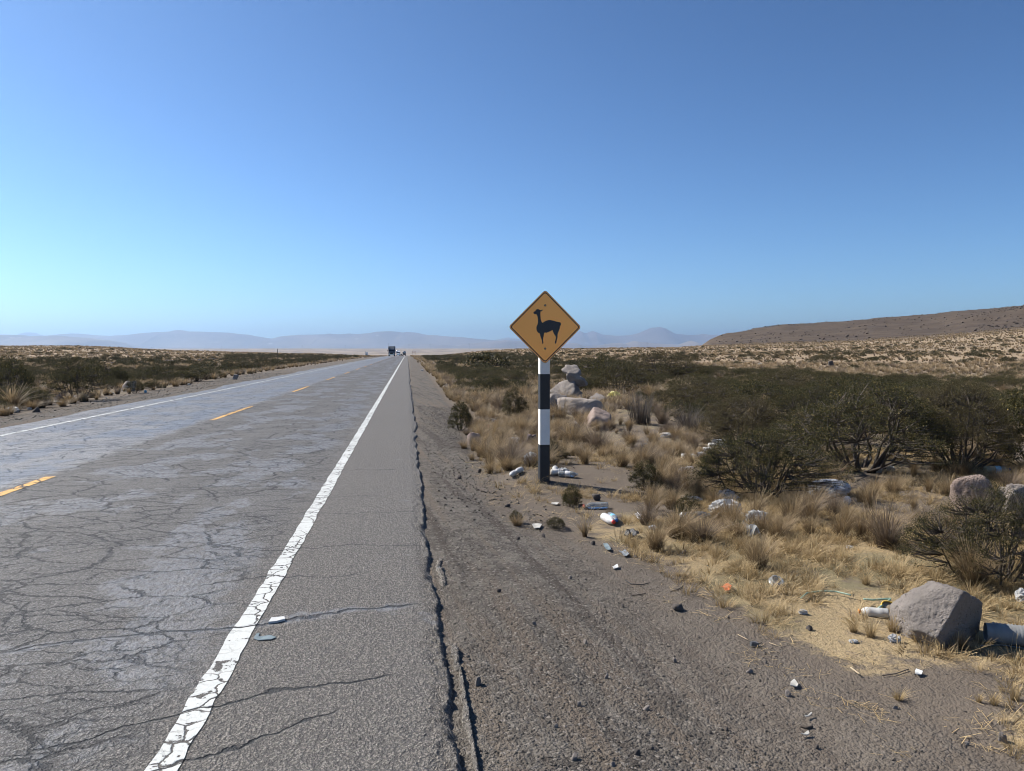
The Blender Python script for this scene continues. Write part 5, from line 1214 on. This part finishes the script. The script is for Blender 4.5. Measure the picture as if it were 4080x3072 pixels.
for c, d0, d1 in ((.8, 12, 60), (1.05, 60, 130), (1.5, 130, 260), (3.2, 260, 420)):
    x, y, z, d, e, px, py = cells(c, d0, d1, rg)
    ok = rg.random(len(x)) < scrub_density(x, y, d, e, px, py)
    for i in np.nonzero(ok)[0]:
        far_ = 1 if d[i] < 130 else 1.15
        W = rg.uniform(.55, 1.5)*far_; SH.append((x[i], y[i], z[i], W, min(.58, W*rg.uniform(.34, .56)), d[i], px[i], py[i]))
def grass_density(x, y, d, e, px, py):
    nz = fbm(x*.5, y*.5, 95); nf = fbm(x*.06, y*.06, 96); right = x > 0
    D = np.full(x.shape, .5)
    D = np.where(right & (py > 1480) & (py < 1840) & (px < 2420), .9, D)
    D = np.where(right & (py > 2260), .0, D)
    D = np.where(right & (py <= 2260) & (py > 2170), .1, D)
    D = np.where(right & (px < 2500) & (py > 1900), .02, D)
    D = np.where(right & (px > 2200) & (px < 2540) & (py > 1830) & (py < 2010), .03, D)
    D = np.where(right & (px > 2470) & (px < 2640) & (py > 1715) & (py < 1775), .25, D)
    D = np.where(right & (px > 3350) & (py > 1850) & (py < 2120), .22, D)
    D = np.where(right & (px > 2950) & (py < 1500) & (py > 1440), .35, D)
    D = D*np.clip(1+1.5*nz+.8*nf, .05, 2)
    return np.where(e > vbound(x, y)-.1+np.where(d > 15, .3, 0), D, 0)
GRS = []
for c, d0, d1 in ((.26, 4, 16), (.36, 16, 40), (.62, 40, 90), (1.15, 90, 200), (2.1, 200, 450)):
    x, y, z, d, e, px, py = cells(c, d0, d1, rg)
    ok = rg.random(len(x)) < grass_density(x, y, d, e, px, py)
    f_ = {.26: .8, .36: .95, .62: 1.15, 1.15: 1.5, 2.1: 2.2}[c]
    for i in np.nonzero(ok)[0]:
        H = rg.uniform(.16, .42)*f_*(1 if f_ < 1.3 else .8); GRS.append((x[i], y[i], z[i], H*rg.uniform(.9, 1.6), H, d[i], px[i], py[i]))
# keep plants off the key shrubs' and boulders' footprints near the camera
keys = np.array([(v[1], v[2], v[3]*.42) for v in VEG if v[0] == 'shrub'])
def free(x, y): return not (((keys[:, 0]-x)**2+(keys[:, 1]-y)**2) < keys[:, 2]**2).any()
SH = [s for s in SH if s[5] > 45 or free(s[0], s[1])]; GRS = [g for g in GRS if g[5] > 25 or free(g[0], g[1])]
SH.sort(key=lambda s: -s[3]*s[4]/s[5]**2); GRS.sort(key=lambda s: -s[3]*s[4]/s[5]**2)
def inview(s): return -60 < s[6] < 4140 and s[7] < 3100
nS = 300-len(KS); nG = 300-len(KG)
isv = [s for s in SH if inview(s)]; ind_s = isv[:nS]; st = set(id(s) for s in ind_s); rest_s = [s for s in SH if id(s) not in st]
igv = [s for s in GRS if inview(s)]; ind_g = igv[:nG]; gt = set(id(s) for s in ind_g); rest_g = [s for s in GRS if id(s) not in gt]
for s in ind_s: VEG.append(['shrub', s[0], s[1], s[3], s[4], None, s[6], s[7]])
for s in ind_g: VEG.append(['tussock', s[0], s[1], s[3], s[4], None, s[6], s[7]])
LM = [('the sign post', 2167, 1918), ('the stacked stone cairn', 2290, 1600), ('the yellow bag', 2448, 1602), ('the pitted purplish rock', 2118, 1785), ('the big boulder', 3763, 2590), ('the pinkish boulder', 3875, 2030), ('the grey sack', 3300, 1975),
 ('the nearest rounded shrub', 3035, 2000), ('the branch fan shrub', 3440, 1895), ('the row of white bottles', 2760, 1830), ('the litter heap', 2890, 2060), ('the milky bottles', 2065, 1890), ('the red bag', 1932, 1708), ('the verge shrub', 1833, 1716),
 ('the domed tan boulder', 2390, 1712), ('the grey foam board', 2625, 1800), ('the lone dark rock', 3313, 1462), ('the whitish boulder across the road', 515, 1560), ('the long brown rock across the road', 235, 1602), ('the broken stone across the road', 145, 1643),
 ('the dark wooden post', 1107, 1424), ('the turquoise scrap across the road', 580, 1566), ('the grey verge rock across the road', 935, 1512), ('the pale yellow bag', 3905, 1710), ('the bottle with the dark blue cap', 3970, 1884), ('the rusty sign frame', 1650, 1420), ('the nearest truck', 1560, 1421),
 ('the black pipeline', 700, 1442), ('the far white bag', 3030, 1455), ('the torn blue grey plastic', 2990, 2140), ('the whitish green bag', 3860, 1542), ('the yellowish verge shrub', 1935, 1480), ('the orange scrap', 2895, 2350), ('the two bottles', 2420, 2080)]
ORD = ['nearest', 'second', 'third', 'fourth', 'fifth', 'sixth', 'seventh', 'eighth', 'ninth', 'tenth', 'eleventh', 'twelfth', 'thirteenth', 'fourteenth', 'fifteenth', 'sixteenth', 'seventeenth', 'eighteenth', 'nineteenth', 'twentieth', 'twenty first', 'twenty second', 'twenty third', 'twenty fourth', 'twenty fifth', 'twenty sixth', 'twenty seventh', 'twenty eighth', 'twenty ninth', 'thirtieth']
TENS = ['thirty', 'forty', 'fifty', 'sixty', 'seventy']
for t_ in TENS:
    if t_ != 'thirty': ORD.append(t_[:-1]+'ieth')
    ORD += [t_+' '+q for q in ('first', 'second', 'third', 'fourth', 'fifth', 'sixth', 'seventh', 'eighth', 'ninth')]
slots = {}
for v in VEG:
    if v[5]: continue
    n_, a, b_ = min(LM, key=lambda l: math.hypot(l[1]-v[6], (l[2]-v[7])*1.6)); dx = v[6]-a; dy = v[7]-b_
    side_ = ('right of' if dx > 0 else 'left of') if abs(dx) > abs(dy)*1.6 else ('behind' if dy < 0 else 'in front of')
    if 'the rusty' in n_ and side_ == 'in front of': side_ = 'below'
    noun = {'shrub': 'dark green shrub', 'tussock': 'dry grass tussock', 'deadbush': 'grey dead bush', 'strawtuft': 'short straw tuft'}[v[0]]
    slots.setdefault((noun, side_, n_), []).append((math.hypot(dx, dy*1.6), v))
for (noun, side_, n_), L_ in slots.items():
    L_.sort(key=lambda q: q[0])
    for k, (_, v) in enumerate(L_):
        v[5] = noun+', '+(ORD[k] if k < len(ORD) else 'far outlying')+' one '+side_+' '+n_
hi_n = 0
for i, v in enumerate(VEG):
    kind, x, y, W, H, lab = v[:6]; d = x*CF[0]+y*CF[1]; z = float(terr(x, y)); rz = random.uniform(0, 6.28)
    if kind == 'shrub':
        if H/W > .85: st_, fo_ = SPR[i % 2]; h0 = 1.0
        elif d < 17: st_, fo_ = HI[i % 4]; h0 = .62+.04*(i % 4)
        elif d < 60: st_, fo_ = MID[i % 4]; h0 = .5+.06*((i % 4) % 3)
        else:
            o = obj('shrub', FARS[i % 4], loc=(x, y, z)); o.rotation_euler.z = rz; o.scale = (W, W, H/(.45+.07*((i % 4) % 3))); tag(o, lab, 'shrub', 'shrubs of the dark green roadside scrub'); continue
        root = empty('shrub', (x, y, z), rz); root.scale = (W, W, H/h0); tag(root, lab, 'shrub', 'shrubs of the dark green roadside scrub')
        obj('stems', st_, root); obj('foliage', fo_, root)
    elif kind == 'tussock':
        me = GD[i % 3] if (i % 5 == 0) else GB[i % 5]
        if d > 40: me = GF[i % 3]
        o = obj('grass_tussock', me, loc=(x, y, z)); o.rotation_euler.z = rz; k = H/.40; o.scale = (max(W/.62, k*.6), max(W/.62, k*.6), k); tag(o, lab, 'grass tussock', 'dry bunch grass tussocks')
    elif kind == 'deadbush':
        o = obj('dead_bush', GY[i % 2], loc=(x, y, z)); o.rotation_euler.z = rz; o.scale = (W/.66, W/.66, H/.46); tag(o, lab, 'dead bush')
    else:
        o = obj('straw_tuft', GT[i % 3], loc=(x, y, z)); o.rotation_euler.z = rz; o.scale = (W/.46, W/.46, H/.24); tag(o, lab, 'straw tuft', 'short straw tufts')
def spread(name, meshes, L_, h0, w0, label, cat, tilt=.05):
    A_ = np.array([s[:6] for s in L_]); n = len(A_); rr = np.random.default_rng(5)
    idx = rr.integers(0, len(meshes), n); rot = np.stack([rr.normal(0, tilt, n), rr.normal(0, tilt, n), rr.uniform(0, 6.28, n)], 1)
    return instancer(name, meshes, A_[:, :3], rot, np.stack([A_[:, 3]/w0, A_[:, 3]/w0, A_[:, 4]/h0], 1), idx, label, cat)
MJ = [join_mesh('mid_shrub', list(m_)) for m_ in MID]
a_ = [s for s in rest_s if s[5] < 60]; b_ = [s for s in rest_s if s[5] >= 60]
if a_: spread('scrub', MJ, a_, .56, 1, 'remaining dark green scrub between the nearer shrubs', 'scrub')
if b_: spread('far_scrub', FARS, b_, .52, 1, 'mass of dark green scrub stretching over the plain', 'scrub')
a_ = [s for s in rest_g if s[5] < 22]; b_ = [s for s in rest_g if s[5] >= 22]
if a_: spread('near_bunch_grass', GB+GD[:2], a_, .40, .6, 'dry bunch grass growing between the shrubs and litter', 'grass')
spread('bunch_grass', GF, b_, .40, .6, 'dry bunch grass covering the open plain', 'grass')
print('counts', len(SH), len(GRS), len(ind_s), len(ind_g), ind_s[-1][5], ind_g[-1][5])

# short straw and fallen stalks
def scatter_pts(n, fn, box, seed):
    rr = np.random.default_rng(seed); out = []
    x = rr.uniform(box[0], box[1], n); y = rr.uniform(box[2], box[3], n); ok = rr.random(n) < fn(x, y); return x[ok], y[ok], rr
def straw_d(x, y):
    e = x-XR; b_ = vbound(x, y); px, py, _ = proj(x, y, x*0-.12); n_ = fbm(x*1.3, y*1.3, 81)
    D = ss(e, b_-.12, b_+.35)*np.clip(.62+1.9*n_, .02, 1)*np.where(y > 9, .5, 1)
    gb = np.exp(-(((px-2380)/240)**2+((py-1935)/75)**2))+1.0*((px > 2150) & (px < 2620) & (abs(py-1932-(px-2170)*.07) < 30))+np.exp(-(((px-2150)/160)**2+((py-2060)/90)**2))+.7*np.exp(-(((px-3700)/380)**2+((py-1985)/90)**2)); D = D*np.clip(1-.93*gb, .05, 1)
    bare = (px > 3450) & (py > 2640) & (px < 4000)
    return np.where(bare, D*.06, D)*np.where((px > 3500) & (py > 2760), .5, 1)
x, y, rr = scatter_pts(16000, straw_d, (1, 9, 2.2, 12), 61); n = len(x); s_ = rr.uniform(.35, 1.05, n)
instancer('straw_stubble', GS, np.stack([x, y, terr(x, y)], 1), np.stack([rr.normal(0, .3, n), rr.normal(0, .3, n), rr.uniform(0, 6.28, n)], 1), np.repeat(s_[:, None], 3, 1), rr.integers(0, 4, n), 'short dry straw and stubble on the verge', 'grass')
x, y, rr = scatter_pts(9000, lambda x, y: np.maximum(straw_d(x, y), ss(x-XR, vbound(x, y)-.6, vbound(x, y))*.18), (.8, 9, 2.2, 12), 62); n = len(x); s_ = rr.uniform(.35, .95, n)
instancer('fallen_stalks', GL, np.stack([x, y, terr(x, y)], 1), np.stack([rr.normal(0, .1, n), rr.normal(0, .1, n), rr.uniform(0, 6.28, n)], 1), np.repeat(s_[:, None], 3, 1), rr.integers(0, 3, n), 'fallen dry stalks lying on the verge', 'grass')
# gravel
PEB = [rock_mesh('pebble', (1, 1, .7), 900+i, sub=2, amp=.08, mat=(mat_pebble, mat_rock_dark, mat_pebble, mat_pebble)[i % 4]) for i in range(6)]
def peb_d(x, y):
    e = x-XR; b_ = vbound(x, y); n_ = fbm(x*1.1, y*.35, 83)
    band = np.exp(-((e-.55)/.3)**2)+.35*np.exp(-((e-1.15)/.25)**2)
    return (.3+.7*band*np.clip(.6+1.3*n_, 0, 1))*ss(e, .03, .12)*(1-.75*ss(e, b_-.1, b_+.4))*(1-.6*ss(e, .9, 1.5))
def peb(name, n, box, fn, lo, hi, seed, lab):
    x, y, rr = scatter_pts(n, fn, box, seed); n = len(x); s_ = lo*(hi/lo)**(rr.random(n)**2.6); f_ = 1+.0*y
    z = terr(x, y)+s_*.12
    instancer(name, PEB, np.stack([x, y, z], 1), np.stack([rr.normal(0, .5, n), rr.normal(0, .5, n), rr.uniform(0, 6.28, n)], 1), np.stack([s_, s_*rr.uniform(.7, 1.1, n), s_*rr.uniform(.6, 1, n)], 1), rr.integers(0, 6, n), lab, 'gravel')
peb('gravel', 90000, (.2, 3.6, 2.0, 7), peb_d, .004, .018, 63, 'loose grey gravel on the right shoulder')
peb('far_gravel', 30000, (.2, 3.0, 7, 22), peb_d, .010, .04, 64, 'loose grey gravel further along the right shoulder')
peb('verge_gravel', 9000, (-11.5, -8.1, 13, 60), lambda x, y: .55*(1-ss(XL-x, vbound(x, y)-.2, vbound(x, y)+.4))*ss(XL-x, .2, .5), .02, .07, 65, 'loose gravel on the verge across the road')
# rocks on the hill
rr = np.random.default_rng(66); n = 30000; d = rr.uniform(405, 930, n); u = rr.uniform(.24, .76, n); x = d*CF[0]+u*d*CR[0]; y = d*CF[1]+u*d*CR[1]
cl = fbm(x*.02, y*.02, 68); keep = rr.random(n) < np.clip(.02+1.3*(cl-.12)+.4*(u > .6)*(d < 620)*(cl > -.1), .05, .9); x, y, d = x[keep], y[keep], d[keep]; n = len(x); s_ = .35*(8)**(rr.random(n)**2.6)
HR = [rock_mesh('hill_stone', (1, 1, .75), 950+i, sub=2, amp=.1, mat=mat_rock_hill) for i in range(4)]
instancer('hillside_rocks', HR, np.stack([x, y, terr(x, y)+s_*.1], 1), np.stack([rr.normal(0, .3, n), rr.normal(0, .3, n), rr.uniform(0, 6.28, n)], 1), np.stack([s_*1.2, s_, s_*.8], 1), rr.integers(0, 4, n), 'dark rocks strewn over the bare brown hillside', 'rocks')
for o in list(COL.objects):
    if o.get('category') and o.name.startswith('plastic_bag') and o['category'] not in ('plastic bag',): o.name = o['category'].replace(' ', '_')
